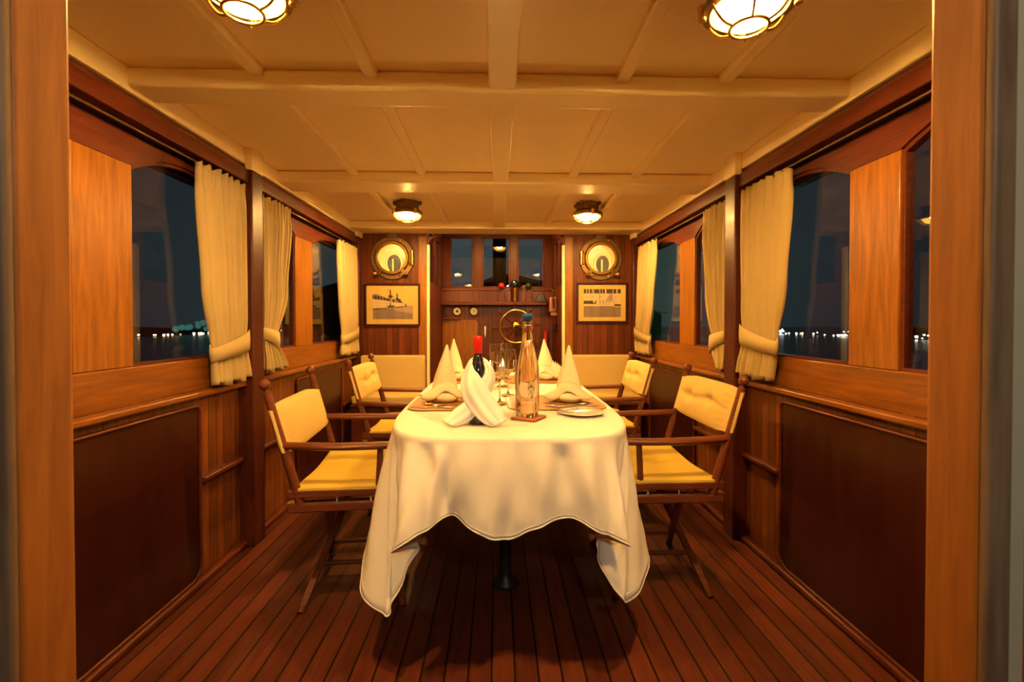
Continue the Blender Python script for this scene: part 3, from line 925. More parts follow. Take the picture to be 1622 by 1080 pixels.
back = [((-.2, 3.7), (-.2, 3.62, .48)), ((.05, 3.7), (.05, 3.61, .47)), ((.3, 3.7), (.3, 3.62, .48))]
seq = [((a[0], a[1]), b) for a, b in (front_left[::-1] + front_right + back[::-1])]
E = [edge_at(*a) for a, b in seq]; H = [Vector(b) for a, b in seq]
NS = 9
E2 = spl(E + [E[0]], NS)[:-1]; H2 = spl(H + [H[0]], NS)[:-1]
E2 = [edge_at(p.x, p.y) for p in E2]
NR = len(E2)
NV = 26
crease_i = min((abs(E2[i].x - .040) + (0 if E2[i].y < 2 else 9), i) for i in range(NR))[1]
rows = []
for i in range(NR):
    e, h = E2[i], H2[i]
    n = Vector((e.x - TC[0], (e.y - TC[1]) * .5, 0))
    g = Vector(((abs((e.x - TC[0]) / TA)) ** (TN - 1) / TA * (1 if e.x > TC[0] else -1), (abs((e.y - TC[1]) / TB)) ** (TN - 1) / TB * (1 if e.y > TC[1] else -1), 0)).normalized()
    row = []
    rr = .016
    for k in range(4):      # rounding over the edge
        a = R(90 * k / 4)
        row.append(e - g * rr + g * rr * math.sin(a) + Vector((0, 0, -rr + rr * math.cos(a))) + Vector((0, 0, .003)) + g * .004)
    top = e + g * .004 + Vector((0, 0, -rr))
    for k in range(NV + 1):
        v = k / NV
        # lateral moves quickly to fold shape, vertical linear
        q = v ** 1.15
        p = Vector((lerp(top.x, h.x, q), lerp(top.y, h.y, q), lerp(top.z, h.z, v)))
        rip = .012 * math.sin(i * 2 * PI / 13.0) * math.sin(PI * min(1, v * 1.2)) + .004 * math.sin(i * 2 * PI / 7.3 + 3 * v) * v
        fold = 0
        if p.y < 1.72:
            sv = min(1, v * 5)
            for (xa, xb, wd, am) in ((-.235, -.150, .030, -.020), (-.300, -.285, .030, .016), (-.19, -.215, .022, .014), (-.36, -.375, .022, -.014),
                                     (.215, .225, .045, -.012), (.30, .325, .028, .014), (.375, .37, .025, -.014), (.10, .13, .05, .006), (-.06, -.02, .05, .008)):
                fold += am * math.exp(-((p.x - lerp(xa, xb, v)) / wd) ** 2)
            fold *= sv * (1 if v < .5 else 1)
        p += g * (rip + fold + .010 * math.sin(PI * v) + (.0030 if i == crease_i else 0))
        row.append(p)
    rows.append(row)
mb = MB()
G = mb.grid(rows, cu=True)
# top surface: concentric
prev = [r_[0] for r_ in G]
for kk in (.8, .55, .3, .1):
    cur = []
    for i in range(NR):
        b = rows[i][0]
        cur.append(mb.bm.verts.new((TC[0] + (b.x - TC[0]) * kk, TC[1] + (b.y - TC[1]) * kk, TZ + .003)))
    for i in range(NR):
        j = (i + 1) % NR
        mb.face([prev[i], prev[j], cur[j], cur[i]])
    prev = cur
cvert = mb.bm.verts.new((TC[0], TC[1], TZ + .003))
for i in range(NR): mb.face([prev[i], prev[(i + 1) % NR], cvert])
tc = mb.build('tablecloth', M['cloth'], origin=(TC[0], TC[1], TZ), smooth=True, solid=.0025, soff=-1)
finish(tc, 'long white linen cloth hanging in folds over the dining table', 'tablecloth')
# stitched hem
mb = MB()
hem_in = []
def hemrow(v0):
    out = []
    for i in range(NR):
        k = 4 + NV * v0
        k0 = int(k); f = k - k0
        out.append(rows[i][k0].lerp(rows[i][min(k0 + 1, NV + 4)], f))
    return out
mb.tube(hemrow(1.0), .0026, 6, True)
mb.tube(hemrow(.962), .0012, 5, True)
mb.build('hem', M['cloth'], tc, smooth=True)
TT = TZ + .0055  # working surface

# ------------------------------------------------------------------ table ware
def top_at(px, py, h=.3845):
    d = 740 * h / (py - 510.0)
    return (px - 788) * d / 740, d

def rrect(x0, x1, y0, y1, r, z, n=6):
    pts = []
    for cx, cy, a in ((x1 - r, y0 + r, -90), (x1 - r, y1 - r, 0), (x0 + r, y1 - r, 90), (x0 + r, y0 + r, 180)):
        for i in range(n + 1):
            t = R(a + 90 * i / n); pts.append((cx + r * math.cos(t), cy + r * math.sin(t), z))
    return pts
for (x0, x1, y0, y1, lab) in ((-.395, .015, 2.00, 2.40, 'tan leather place mat under the near left napkin'), (.045, .485, 2.00, 2.40, 'tan leather place mat under the near right napkin'),
                              (-.395, .015, 2.88, 3.28, 'tan leather place mat under the far left napkin'), (.045, .485, 2.88, 3.28, 'tan leather place mat under the far right napkin')):
    o = MB().prism(rrect(x0, x1, y0, y1, .07, TT), (0, 0, .004)).build('place_mat', M['leather'], origin=((x0 + x1) / 2, (y0 + y1) / 2, TT), bevel=.0015)
    finish(o, lab, 'place mat', 'tan place mats')
TM = TT + .0045

def napkin_hat(x, y, z, ang, h, lean, seed, label, fan=False):
    rnd = random.Random(seed)
    root = empty('folded_napkin', (0, 0, 0), label, 'napkin', 'cream napkins folded into peaked hats')
    prof = [(0, .060), (.12, .060), (.28, .057), (.45, .047), (.62, .034), (.78, .021), (.90, .011), (.97, .006), (1, .002)]
    rows = []
    for (t, r) in [(p.x, p.y) for p in spl([(a, b, 0) for a, b in prof], 4)]:
        row = []
        for k in range(36):
            a = 2 * PI * k / 36
            rr = r * (1 + .06 * math.sin(3 * a + seed) + .03 * math.sin(7 * a))
            if abs(a - 1.2 * PI) < .3: rr *= 1 - .12 * (1 - abs(a - 1.2 * PI) / .3)
            row.append((rr * math.cos(a) + lean * (t ** 1.6) * .05, rr * .72 * math.sin(a) + .006 * math.sin(t * 4), t * h + .004))
        rows.append(row)
    mb = MB(); mb.grid(rows, cv=True)
    mb.build('peak', M['napgold'], root, smooth=True)
    # turned up brim: a strip that sweeps round the foot, high over the front
    N = 96
    rows = []
    for i in range(N):
        a = 2 * PI * i / N
        fr = max(0, -math.sin(a))           # front = -y
        wing = max(0, math.cos(a + .35)) ** 7 + max(0, -math.cos(a - .25)) ** 9 * 1.25
        rin = .060; rout = .076 + .036 * wing + .006 * math.sin(5 * a + seed)
        zt = .030 + .042 * fr ** 1.5 + .014 * wing
        zb = .003 + .052 * fr ** 5 + .010 * wing + .006 * (1 + math.sin(4 * a + seed)) * (1 - fr)
        c, s_ = math.cos(a), math.sin(a) * .86
        ha = .074 + .012 * fr - .022 * (1 - fr)
        rows.append([(.050 * c, .050 * s_ * .80, ha + .012), (.058 * c, .058 * s_ * .88, ha), (lerp(.058, rout, .5) * c, lerp(.058, rout, .5) * s_, lerp(ha, zb, .38)),
                     (lerp(.058, rout, .85) * c, lerp(.058, rout, .85) * s_, lerp(ha, zb, .74)), (rout * c, rout * s_, zb)])
    mb = MB(); mb.grid(rows, cu=True)
    mb.build('brim', M['napgold'], root, smooth=True, solid=.003)
    rows = []
    mb = MB(); mb.sphere((.008, -.040, .026), .052, 1.05, .62, .5, 28)
    mb.build('inner_fold', M['napgold'], root, smooth=True)
    if fan:
        for i in range(6):
            a = R(78 - i * 9)
            mb = MB()
            p0 = Vector((.030 + .006 * i, -.035 - .002 * i, .055))
            L = .075 - .004 * i
            mb.prism([p0, p0 + Vector((math.cos(a) * L + .006, 0, math.sin(a) * L)), p0 + Vector((math.cos(a) * L * .8 + .020, .0, math.sin(a) * L * .8 - .012)), p0 + Vector((.022, 0, -.018))], (0, .004, 0))
            mb.build('pleat', M['napgold'], root, bevel=.001)
    root.location = (x, y, z); root.rotation_euler = (0, 0, R(ang))
    return root
MATz = TM
napkin_hat(-.252, 2.22, MATz, 12, .265, .25, 1, 'cream napkin folded in a tall peak, near left place mat')
napkin_hat(.335, 2.20, MATz, -8, .262, .05, 2, 'cream napkin folded in a tall peak, near right place mat behind the bread plate')
napkin_hat(-.285, 3.09, MATz, 20, .262, -.1, 3, 'cream napkin folded in a tall peak, far left place mat')
napkin_hat(.318, 3.06, MATz, -14, .262, -.25, 4, 'cream peaked napkin with a pleated fan at its side, far right place mat', fan=True)

# wine bottle wrapped with a napkin
bx, by = -.074, 1.765
bt = empty('wine_bottle', (bx, by, TT), 'dark wine bottle with red foil capsule, wrapped in a white napkin', 'bottle')
MB().lathe([(0, 0), (.036, 0), (.0385, .006), (.0385, .19), (.036, .208), (.026, .228), (.0165, .248), (.0145, .262), (.0145, .318), (.0, .320)], (bx, by, TT), 32).build('glass_body', M['darkglass'], bt, smooth=True, angle=50)
MB().lathe([(.0150, .262), (.0158, .263), (.0158, .305), (.0168, .307), (.0168, .324), (.0150, .327), (.0, .3275)], (bx, by, TT), 28).build('foil_capsule', M['redfoil'], bt, smooth=True, angle=50)
MB().lathe([(.0388, .045), (.0391, .046), (.0391, .13), (.0388, .131)], (bx, by, TT), 32).build('paper_label', plain('dark_label', (.03, .03, .04), .6), bt, smooth=True)
K = 1881.0
def nk(pts, dz=0):
    return [Vector((bx + (cx - 612) / K, by + y, TT + max(.003, (772 - cy) / K + dz))) for (cx, cy, y) in pts]
wn_root = empty('wrapped_napkin', (bx, by, TT), 'bright white napkin crossed like a scarf round the wine bottle', 'napkin')
def band(outer, inner, name, puff=.012):
    A = spl(nk(outer), 8); B = spl(nk(inner), 8)
    rows = []
    for i, (a, b) in enumerate(zip(A, B)):
        row = []
        for k in range(13):
            t = k / 12
            p = a.lerp(b, t)
            ii = i / (len(A) - 1)
            p = p + Vector((0, -puff * math.sin(PI * t) - .0025 * math.sin(5 * PI * t + 3 * ii), 0))
            row.append(p)
        rows.append(row)
    mb = MB(); mb.grid(rows)
    return mb.build(name, M['linen'], wn_root, smooth=True, solid=.006)
band([(612, 318, .034), (566, 322, .010), (530, 380, -.010), (497, 460, -.022), (502, 560, -.042), (560, 655, -.062), (640, 735, -.078), (712, 802, -.090)],
     [(612, 338, .026), (585, 345, -.002), (590, 380, -.024), (615, 420, -.040), (645, 458, -.050), (705, 550, -.055), (765, 640, -.060), (812, 735, -.068)], 'front_fold')
band([(612, 316, .036), (660, 322, .010), (712, 380, -.004), (732, 450, -.012), (715, 530, -.026), (660, 620, -.044), (570, 730, -.060), (465, 805, -.082)],
     [(612, 338, .028), (645, 345, -.002), (665, 380, -.020), (660, 425, -.034), (625, 480, -.040), (560, 580, -.042), (470, 650, -.046), (368, 738, -.052)], 'back_fold')

# water bottle on a coaster
wx, wy = .117, 1.835
o = MB().prism([(wx + .006 + .066 * math.cos(R(a)) * 1.12, wy + .066 * math.sin(R(a)) * 1.12, TT) for a in (12, 102, 192, 282)], (0, 0, .009)).build('coaster', wood('coaster_wood', (.30, .07, .02), (.48, .14, .04), 'x', .3, coat=.3), origin=(wx, wy, TT), bevel=.003)
finish(o, 'square reddish wooden coaster under the clear water bottle', 'coaster')
WZ = TT + .0095
wb = empty('water_bottle', (wx, wy, WZ), 'tall clear glass water bottle with blue stopper on the wooden coaster', 'bottle')
prof = [(.0, .0), (.040, .0), (.0435, .006), (.046, .03), (.0475, .09), (.0475, .15), (.0455, .19), (.040, .225), (.0335, .255), (.0265, .285), (.0215, .31), (.019, .335)]
MB().lathe(prof + [(.0185, .345), (.0215, .348), (.0215, .354), (.0185, .357), (.0185, .363), (.0205, .366), (.0205, .370), (.018, .373), (.018, .372), (.0, .372)], (wx, wy, WZ), 40).build('glass_body', M['solidglass'], wb, smooth=True, angle=45)
MB().lathe([(.0, .3725), (.0165, .3725), (.0165, .384), (.0200, .387), (.0200, .399), (.016, .403), (.0, .404)], (wx, wy, WZ), 28).build('stopper', M['blue'], wb, smooth=True, angle=40)
# etched square mark
mk = MB()
def em(u, v, w_, h_, rot=0):  # on the curved front, u,v metres from mark centre
    R0 = .0482
    cu, cv = u, v
    q = []
    for (a, b) in ((-w_ / 2, -h_ / 2), (w_ / 2, -h_ / 2), (w_ / 2, h_ / 2), (-w_ / 2, h_ / 2)):
        aa, bb = a * math.cos(rot) - b * math.sin(rot) + cu, a * math.sin(rot) + b * math.cos(rot) + cv
        th = aa / R0
        q.append((wx + R0 * math.sin(th), wy - R0 * math.cos(th), WZ + .088 + bb))
    mk.flat(q)
for a in range(8):
    em(-.024 + .006 * a + .003, -.026, .0062, .0025); 
for a in range(4): em(.001 + .006 * a + .003, .026, .0062, .0022)
em(.0255, 0, .0018, .052); em(-.0255, -.009, .0018, .034); em(.0, .017, .0014, .018)
mk.mi = 1
for (u, v, w_, h_, r_) in ((-.018, -.006, .009, .002, 0), (-.021, -.010, .002, .008, 0), (-.018, -.014, .009, .002, 0), (-.0145, -.018, .002, .008, 0), (-.018, -.0215, .009, .002, 0),
                       (-.006, -.014, .002, .016, 0), (.001, -.014, .002, .016, 0), (-.0025, -.0215, .008, .002, 0),
                       (.009, -.010, .002, .024, 0), (.013, -.012, .008, .002, 0), (.0165, -.016, .002, .009, 0), (.013, -.0215, .008, .002, 0),
                       (.006, .008, .002, .020, -.5), (.012, .012, .002, .014, .3)):
    em(u, v, w_, h_, r_)
mk.build('etched_mark', [M['etch'], M['leather']], wb)

# bread plate with a butter knife
px_, py_ = .347, 1.915
pl = MB().lathe([(0, .004), (.055, .004), (.060, .006), (.092, .014), (.094, .0155), (.092, .017), (.060, .010), (.055, .0075), (.0, .0075)], (px_, py_, TT - .004), 48).build('bread_plate', M['china'], origin=(px_, py_, TT), smooth=True)
finish(pl, 'small round white bread plate at the near right of the table', 'plate')
def cutlery(kind, x, y, z, ang, label, L=.20):
    root = empty(kind, (0, 0, 0), label, kind.split('_')[-1], 'polished cutlery on the table')
    mb = MB()
    mb.bar((-L / 2, 0, .004), (-L / 2 + L * .45, 0, .004), .012, .006, w2=.007, h2=.005)
    mb.build('handle', M['steel'], root, bevel=.002)
    mb = MB()
    if 'knife' in kind:
        mb.prism([(-L * .05, -.005, .003), (L * .42, -.009, .003), (L * .5, .002, .003), (L * .45, .007, .003), (-L * .05, .005, .003)], (0, 0, .0025))
        mb.build('blade', M['steel'], root, bevel=.0008)
    elif 'fork' in kind:
        mb.bar((-L * .05, 0, .004), (L * .22, 0, .004), .006, .004)
        mb.bar((L * .22, 0, .004), (L * .30, 0, .004), .008, .004, w2=.020)
        for k in range(4): mb.bar((L * .30, -.0085 + k * .0057, .004), (L * .5, -.0085 + k * .0057, .006), .003, .003)
        mb.build('tines', M['steel'], root)
    else:
        mb.bar((-L * .05, 0, .004), (L * .26, 0, .004), .006, .004)
        mb.sphere((L * .38, 0, .006), .022, 1.2, .75, .2, 20)
        mb.build('bowl', M['steel'], root, smooth=True)
    root.location = (x, y, z); root.rotation_euler = (0, 0, R(ang))
cutlery('butter_knife', px_ + .0, py_ + .01, TT + .0145, 5, 'butter knife lying across the white bread plate', .175)
cutlery('table_knife', -.27, 2.045, MATz, 178, 'steel table knife in front of the near left napkin', .22)
cutlery('soup_spoon', -.19, 2.075, MATz, 176, 'steel spoon beside the knife in front of the near left napkin', .20)
cutlery('table_knife', .345, 2.048, MATz, 2, 'steel table knife in front of the near right napkin', .22)
cutlery('soup_spoon', .31, 2.08, MATz, 8, 'steel spoon in front of the near right napkin', .20)
cutlery('table_fork', -.30, 2.365, MATz, 0, 'steel fork on the far side of the near left napkin', .20)
cutlery('table_fork', .36, 2.365, MATz, 180, 'steel fork on the far side of the near right napkin', .20)
cutlery('table_knife', -.28, 2.93, MATz, 180, 'steel table knife in front of the far left napkin', .22)
cutlery('table_knife', .33, 2.93, MATz, 0, 'steel table knife in front of the far right napkin', .22)
# yellow flower
mb = MB()
for k in range(6):
    a = R(60 * k); d = Vector((math.cos(a), math.sin(a), 0)); p = Vector((-.315, 2.11, MATz))
    s_ = Vector((-d.y, d.x, 0))
    mb.prism([p, p + d * .014 + s_ * .006 + Vector((0, 0, .006)), p + d * .026 + Vector((0, 0, .010)), p + d * .014 - s_ * .006 + Vector((0, 0, .006))], (0, 0, .0015))
mb.sphere((-.315, 2.11, MATz + .005), .005)
o = mb.build('flower', M['yellow'], origin=(-.315, 2.11, MATz)); finish(o, 'small yellow blossom lying on the near left place mat', 'flower')

# glasses
def make_wine_glass():
    r = empty('wine_glass', (0, 0, 0))
    prof = [(.038, .235), (.0405, .215), (.0425, .19), (.0420, .165), (.037, .140), (.026, .122), (.012, .112), (.0045, .106)]
    inner = [(max(.0, a - .0012), b + (.0022 if b < .12 else 0)) for a, b in prof]
    MB().lathe([(.0, .1045)] + prof[::-1] + inner + [(.0, .1085)], (0, 0, 0), 40).build('bowl', M['wineglass'], r, smooth=True, angle=60)
    MB().lathe([(.0, .1040), (.0042, .1040), (.0034, .09), (.0034, .03), (.006, .010), (.014, .0045), (.034, .002), (.035, .0008), (.0, .0008)], (0, 0, 0), 28).build('stem', M['wineglass'], r, smooth=True)
    MB().ring((0, 0, .235), .038, .0013, 'z', 36, 6).build('rim', M['clear'], r, smooth=True)
    return r
g0 = make_wine_glass()
gl = [(.010, 2.165, 'nearest clear wine glass, just right of the wrapped bottle'), (.055, 2.40, 'clear wine glass close behind the nearest one, beside the water bottle'),
      (-.010, 2.98, 'clear wine glass far down the table, left of the far pair'), (.058, 3.06, 'clear wine glass far down the table, right of the far pair')]
for i, (x, y, lab) in enumerate(gl):
    o = g0 if i == 0 else copy_tree(g0)
    o.location = (x, y, TM if y < 2.4 or y > 2.88 else TT)
    if i == 1: o.location.z = TM
    finish(o, lab, 'glass', 'clear wine glasses')
def tumbler(x, y, h, r, lab):
    o = MB().lathe([(r, h), (r * .97, h * .5), (r * .92, .004), (r * .88, .001), (.0, .001), (.0, .006), (r * .86, .006), (r * .95, h)], (x, y, TT), 32).build('tumbler', M['clear'], origin=(x, y, TT), smooth=True, angle=50)
    finish(o, lab, 'glass', 'clear tumblers')
tumbler(-.068, 2.62, .165, .030, 'straight clear tumbler left of the candle')
tumbler(.125, 2.66, .165, .030, 'straight clear tumbler right of the candle')
# candle
cx_, cy_ = .028, 2.74
hol = empty('candle_holder', (cx_, cy_, TT), 'clear glass hurricane holder in the middle of the table with the candle inside', 'candle holder')
MB().lathe([(.0345, .185), (.0345, .06), (.033, .054), (.010, .050), (.009, .012), (.032, .004), (.032, .0), (.0, .0)], (cx_, cy_, TT), 36).build('glass_cup', M['clear'], hol, smooth=True, angle=50)
cd = empty('candle', (cx_, cy_, TT + .056), 'lit white candle glowing inside the glass holder', 'candle')
MB().lathe([(.0, .0), (.026, .0), (.026, .062), (.022, .066), (.006, .060), (.0, .060)], (cx_, cy_, TT + .056), 28).build('wax', M['wax'], cd, smooth=True, angle=50)
MB().cyl((cx_, cy_, TT + .114), (cx_ + .001, cy_, TT + .126), .0012, n=8).build('wick', M['black'], cd)
MB().lathe([(.0, .117), (.011, .122), (.015, .131), (.010, .146), (.0, .168)], (cx_, cy_, TT), 14).build('flame', M['flame'], cd, smooth=True)

# ------------------------------------------------------------------ wheelhouse
WY = 5.70
WX = .672
WTOP = 2.31
wf = struct(empty('wall_wheelhouse_front', (0, WY, 0)))
fwins = [(-.577, -.290), (-.190, .156), (.242, .570)]
MB().box(-WX, WX, WY, WY + .04, 0, 1.55).build('lining', M['tandgx'], wf)
MB().box(-WX, WX, WY - .012, WY + .04, 1.55, 1.585).build('sill', M['mahogx'], wf, bevel=.004)
MB().box(-WX, WX, WY, WY + .04, 2.205, WTOP).build('header', M['mahogx'], wf)
xs = [-WX] + [v for w in fwins for v in w] + [WX]
for i in range(0, len(xs), 2):
    MB().box(xs[i], xs[i + 1], WY - .008, WY + .04, 1.585, 2.205).build('mullion', M['mahog'], wf, bevel=.004)
for (a, b) in fwins:
    wn += 1
    mb = MB()
    for (q0, q1, z0, z1) in ((a, b, 1.585, 1.605), (a, b, 2.185, 2.205), (a, a + .02, 1.605, 2.185), (b - .02, b, 1.605, 2.185)):
        mb.box(q0, q1, WY + .004, WY + .032, z0, z1)
    w = struct(mb.build('window_%d' % wn, M['mahogx'], bevel=.006))
    MB().box(a + .018, b - .018, WY + .016, WY + .020, 1.60, 2.19).build('pane', M['winglass'], w)
for s in (-1, 1):
    w = struct(empty('wall_wheelhouse_left' if s < 0 else 'wall_wheelhouse_right', (s * WX, 5.1, 0)))
    MB().box(s * WX, s * (WX + .04), YF + .05, WY + .04, 0, 1.56).build('lining', M['mahogy'], w)
    MB().box(s * WX, s * (WX + .04), YF + .05, WY + .04, 2.10, WTOP).build('header', M['mahogy'], w)
    for (a, b) in ((YF + .05, 4.60), (5.02, 5.16), (5.56, WY + .04)):
        MB().box(s * WX, s * (WX + .04), a, b, 1.56, 2.10).build('mullion', M['mahog'], w)
    for (a, b) in ((4.60, 5.02), (5.16, 5.56)):
        wn += 1
        mb = MB()
        for (q0, q1, z0, z1) in ((a, b, 1.56, 1.575), (a, b, 2.085, 2.10), (a, a + .015, 1.575, 2.085), (b - .015, b, 1.575, 2.085)):
            mb.box(s * (WX + .006), s * (WX + .034), q0, q1, z0, z1)
        wo = struct(mb.build('window_%d' % wn, M['mahogx']))
        MB().box(s * (WX + .018), s * (WX + .022), a + .012, b - .012, 1.572, 2.09).build('pane', M['winglass'], wo)
struct(MB().box(-.75, .75, YF + .05, WY + .04, 2.20, 2.25).build('ceiling_wheelhouse', M['white'])) if False else None
cw = struct(MB().box(-.72, .72, YF + .05, WY + .04, 2.3, 2.36).build('ceiling', M['white']))
cw.name = 'ceiling_wheelhouse'

sh = MB().box(-.668, .60, WY - .12, WY - .001, 1.372, 1.412).build('shelf', M['mahogx'], origin=(0, WY - .06, 1.372), bevel=.006)
finish(sh, 'long reddish wooden shelf below the wheelhouse windows', 'shelf')
SH = 1.4125
for (x, lab) in ((-.488, 'small round brass gauge with dark centre, the left one under the shelf'), (-.285, 'small round brass gauge with pale dial, the right one under the shelf')):
    g = empty('gauge', (x, WY, 1.300), lab, 'gauge', 'round brass gauges')
    MB().lathe([(.0, .001), (.062, .001), (.062, -.008), (.054, -.030), (.046, -.034), (.044, -.024), (.0, -.024)], (x, WY - .001, 1.300), 32, 'y').build('brass_case', M['brightbrass'], g, smooth=True, angle=35)
    MB().lathe([(.0, -.026), (.043, -.026), (.043, -.025)], (x, WY - .001, 1.300), 28, 'y').build('dial', M['dial'], g)
    MB().lathe([(.0, -.029), (.016 if x < -.4 else .005, -.029), (.016 if x < -.4 else .005, -.026)], (x, WY - .001, 1.300), 20, 'y').build('dial_centre', M['black'], g)
    MB().bar((x, WY - .029, 1.30), (x + .022, WY - .029, 1.325), .003, .002).build('needle', M['black'], g)
# steering wheel
hx, hy, hz = .222, 5.46, 1.118
wh = empty('steering_wheel', (hx, hy, hz), 'ship steering wheel with brass rim and turned wooden spokes', 'steering wheel')
MB().lathe([(.172, -.014), (.198, -.014), (.198, .014), (.172, .014)], (hx, hy, hz), 56, 'y', closed=True).build('wooden_rim', M['mahog'], wh, bevel=.003)
MB().lathe([(.182, -.020), (.200, -.020), (.204, -.010), (.204, .0), (.199, .0), (.199, -.013), (.182, -.013)], (hx, hy, hz), 56, 'y', closed=True).build('brass_rim', M['brightbrass'], wh, smooth=True, angle=40)
MB().lathe([(.0, -.040), (.030, -.040), (.050, -.028), (.054, -.016), (.054, .03), (.0, .03)], (hx, hy, hz), 32, 'y').build('hub', M['brass'], wh, smooth=True, angle=35)
MB().lathe([(.0, -.052), (.022, -.050), (.024, -.040), (.0, -.040)], (hx, hy, hz), 20, 'y').build('hub_nut', M['black'], wh, smooth=True)
for k in range(8):
    a = R(45 * k + 4); d = Vector((math.cos(a), 0, math.sin(a))); c = Vector((hx, hy, hz))
    mb = MB()
    rad = [(.05, .010), (.075, .013), (.09, .009), (.125, .014), (.16, .009), (.172, .012), (.200, .012), (.212, .007), (.235, .012), (.265, .014), (.285, .010), (.292, .003)]
    mb.tube([c + d * r_ for r_, _ in rad], [q for _, q in rad], 10)
    mb.build('spoke', M['mahog'], wh, smooth=True)
MB().cyl((hx, hy + .03, hz), (hx, WY - .001, hz), .022).build('axle', M['brass'], wh, smooth=True, angle=40)
# compass binnacle with correcting spheres
bq = empty('compass_binnacle', (.210, WY - .062, SH), 'brass compass binnacle with a black hood standing on the shelf', 'compass')
MB().lathe([(.0, 0), (.052, 0), (.054, .012), (.046, .022), (.045, .15), (.052, .165), (.052, .185), (.0, .19)], (.210, WY - .062, SH), 32).build('brass_stand', M['brightbrass'], bq, smooth=True, angle=35)
mb = MB(); mb.sphere((.215, WY - .060, SH + .205), .068, 1.0, .85, .85, 28); mb.build('hood', M['black'], bq, smooth=True)
MB().lathe([(.0, -.062), (.045, -.062), (.050, -.052), (.0, -.050)], (.205, WY - .062, SH + .215), 24, 'y').build('hood_window', M['darkglass'], bq, smooth=True)
for (x, m, r_, lab) in ((.048, 'red', .037, 'red compass correcting ball on a bracket, left of the binnacle'), (.375, 'green', .041, 'dark green compass correcting ball on a bracket, right of the binnacle')):
    q = empty('correcting_sphere', (x, WY - .06, SH), lab, 'compass ball', 'compass correcting balls')
    MB().sphere((x, WY - .062, SH + .195), r_, n=24).build('ball', M[m], q, smooth=True)
    mb = MB(); mb.cyl((x, WY - .062, SH + .13), (x, WY - .062, SH + .165), .008)
    mb.prism([(x - .042, WY - .09, SH + .0), (x + .042, WY - .09, SH + .0), (x + .030, WY - .09, SH + .125), (x - .026, WY - .09, SH + .125)], (0, .055, 0))
    mb.build('bracket', M['mahogx'], q, bevel=.003)
    MB().tube([(x - .035, WY - .093, SH + .132), (x + .040, WY - .093, SH + .132), (x + .042, WY - .093, SH + .07)], .004, 8).build('brass_arm', M['brass'], q, smooth=True)
o = MB().prism([(.455, WY - .10, SH), (.585, WY - .10, SH), (.560, WY - .10, SH + .095), (.490, WY - .10, SH + .095)], (0, .07, 0)).build('instrument_box', M['black'], origin=(.52, WY - .065, SH), bevel=.006)
finish(o, 'black sloping instrument box at the right end of the wheelhouse shelf', 'instrument')
tg = empty('engine_control', (.628, 5.30, 1.26), 'reddish engine control box with brass lever on the right wheelhouse wall', 'engine control')
MB().box(.590, WX, 5.24, 5.36, 1.28, 1.45).build('case', plain('case_red_brown', (.45, .16, .09), .4), tg, bevel=.014, seg=3)
MB().box(.618, .640, 5.230, 5.242, 1.33, 1.43).build('slot', M['black'], tg)
MB().cyl((.628, 5.232, 1.41), (.614, 5.20, 1.53), .006).build('lever', M['brightbrass'], tg, smooth=True)
MB().box(.600, WX, 5.25, 5.35, 1.24, 1.28).build('foot', M['brass'], tg, bevel=.004)
o = MB().box(.640, WX, 5.26, 5.34, 1.06, 1.17).build('handset', M['black'], origin=(.655, 5.3, 1.11), bevel=.01); finish(o, 'black handset below the engine control box', 'handset')
cdh = MB().prism([(x, WY - .022, z) for (x, z) in [(-.668, .05), (-.235, .05), (-.235, 1.13), (-.245, 1.17), (-.275, 1.195), (-.668, 1.195)]], (0, .021, 0)).build('cupboard_door', M['teak'], origin=(-.45, WY - .011, .05), bevel=.003)
finish(cdh, 'pale teak cupboard door with a rounded corner under the gauges', 'cupboard door')
o = MB().tube([(-.150, WY - .02, 1.115), (-.150, WY - .03, 1.09), (-.150, WY - .03, 1.02), (-.150, WY - .02, .985)], .010, 10).build('pull_handle', M['whitehandle'], origin=(-.15, WY - .02, .985), smooth=True)
finish(o, 'slim white upright handle on the wheelhouse wall, left of the wheel', 'handle')
o = MB().cyl((.585, WY - .03, .70), (.585, WY - .03, 1.06), .024).build('red_cylinder', M['red'], origin=(.585, WY - .03, .70), smooth=True, angle=40, bevel=.006)
finish(o, 'slim red cylinder clipped to the wheelhouse wall, right of the wheel', 'cylinder')
o = MB().box(-.668, -.45, WY - .05, WY - .001, 1.196, 1.235).build('ledge', M['mahogx'], origin=(-.56, WY - .03, 1.196), bevel=.006)
finish(o, 'short dark ledge above the teak cupboard door', 'ledge')

# ------------------------------------------------------------------ outside: sea, hills, shore lights, mast
finish(MB().box(-400, 400, -60, 400, -3.4, -3.2).build('sea', M['sea']), 'dark night sea outside the windows', 'sea', kind='stuff')
rn = random.Random(11)
def hill(x0, y0, x1, y1, hs, label):
    n = 60
    pts = []
    for i in range(n + 1):
        t = i / n
        h = hs * (.35 + .65 * max(0, math.sin(PI * t)) ** .8) * (1 + .25 * math.sin(9 * t) + .12 * math.sin(23 * t + 1)) 
        pts.append((lerp(x0, x1, t), lerp(y0, y1, t), -3.2 + max(.2, h)))
    nrm = Vector((-(y1 - y0), x1 - x0, 0)).normalized() * 25
    rows = [[(p[0], p[1], -3.2) for p in pts], [(p[0], p[1], lerp(-3.2, p[2], .8)) for p in pts], [(p[0] + nrm.x * .4, p[1] + nrm.y * .4, p[2]) for p in pts], [(p[0] + nrm.x, p[1] + nrm.y, -3.2) for p in pts]]
    mb = MB(); mb.grid(rows)
    finish(mb.build('hill', M['hill'], smooth=True), label, 'hill')
hill(-75, 165, 62, 175, 26, 'dark hill ahead beyond the wheelhouse windows')
hill(-150, 10, -110, 190, 3.0, 'low dark shore seen through the left windows')
hill(160, 200, 118, 5, 3.2, 'low dark shore seen through the right windows')
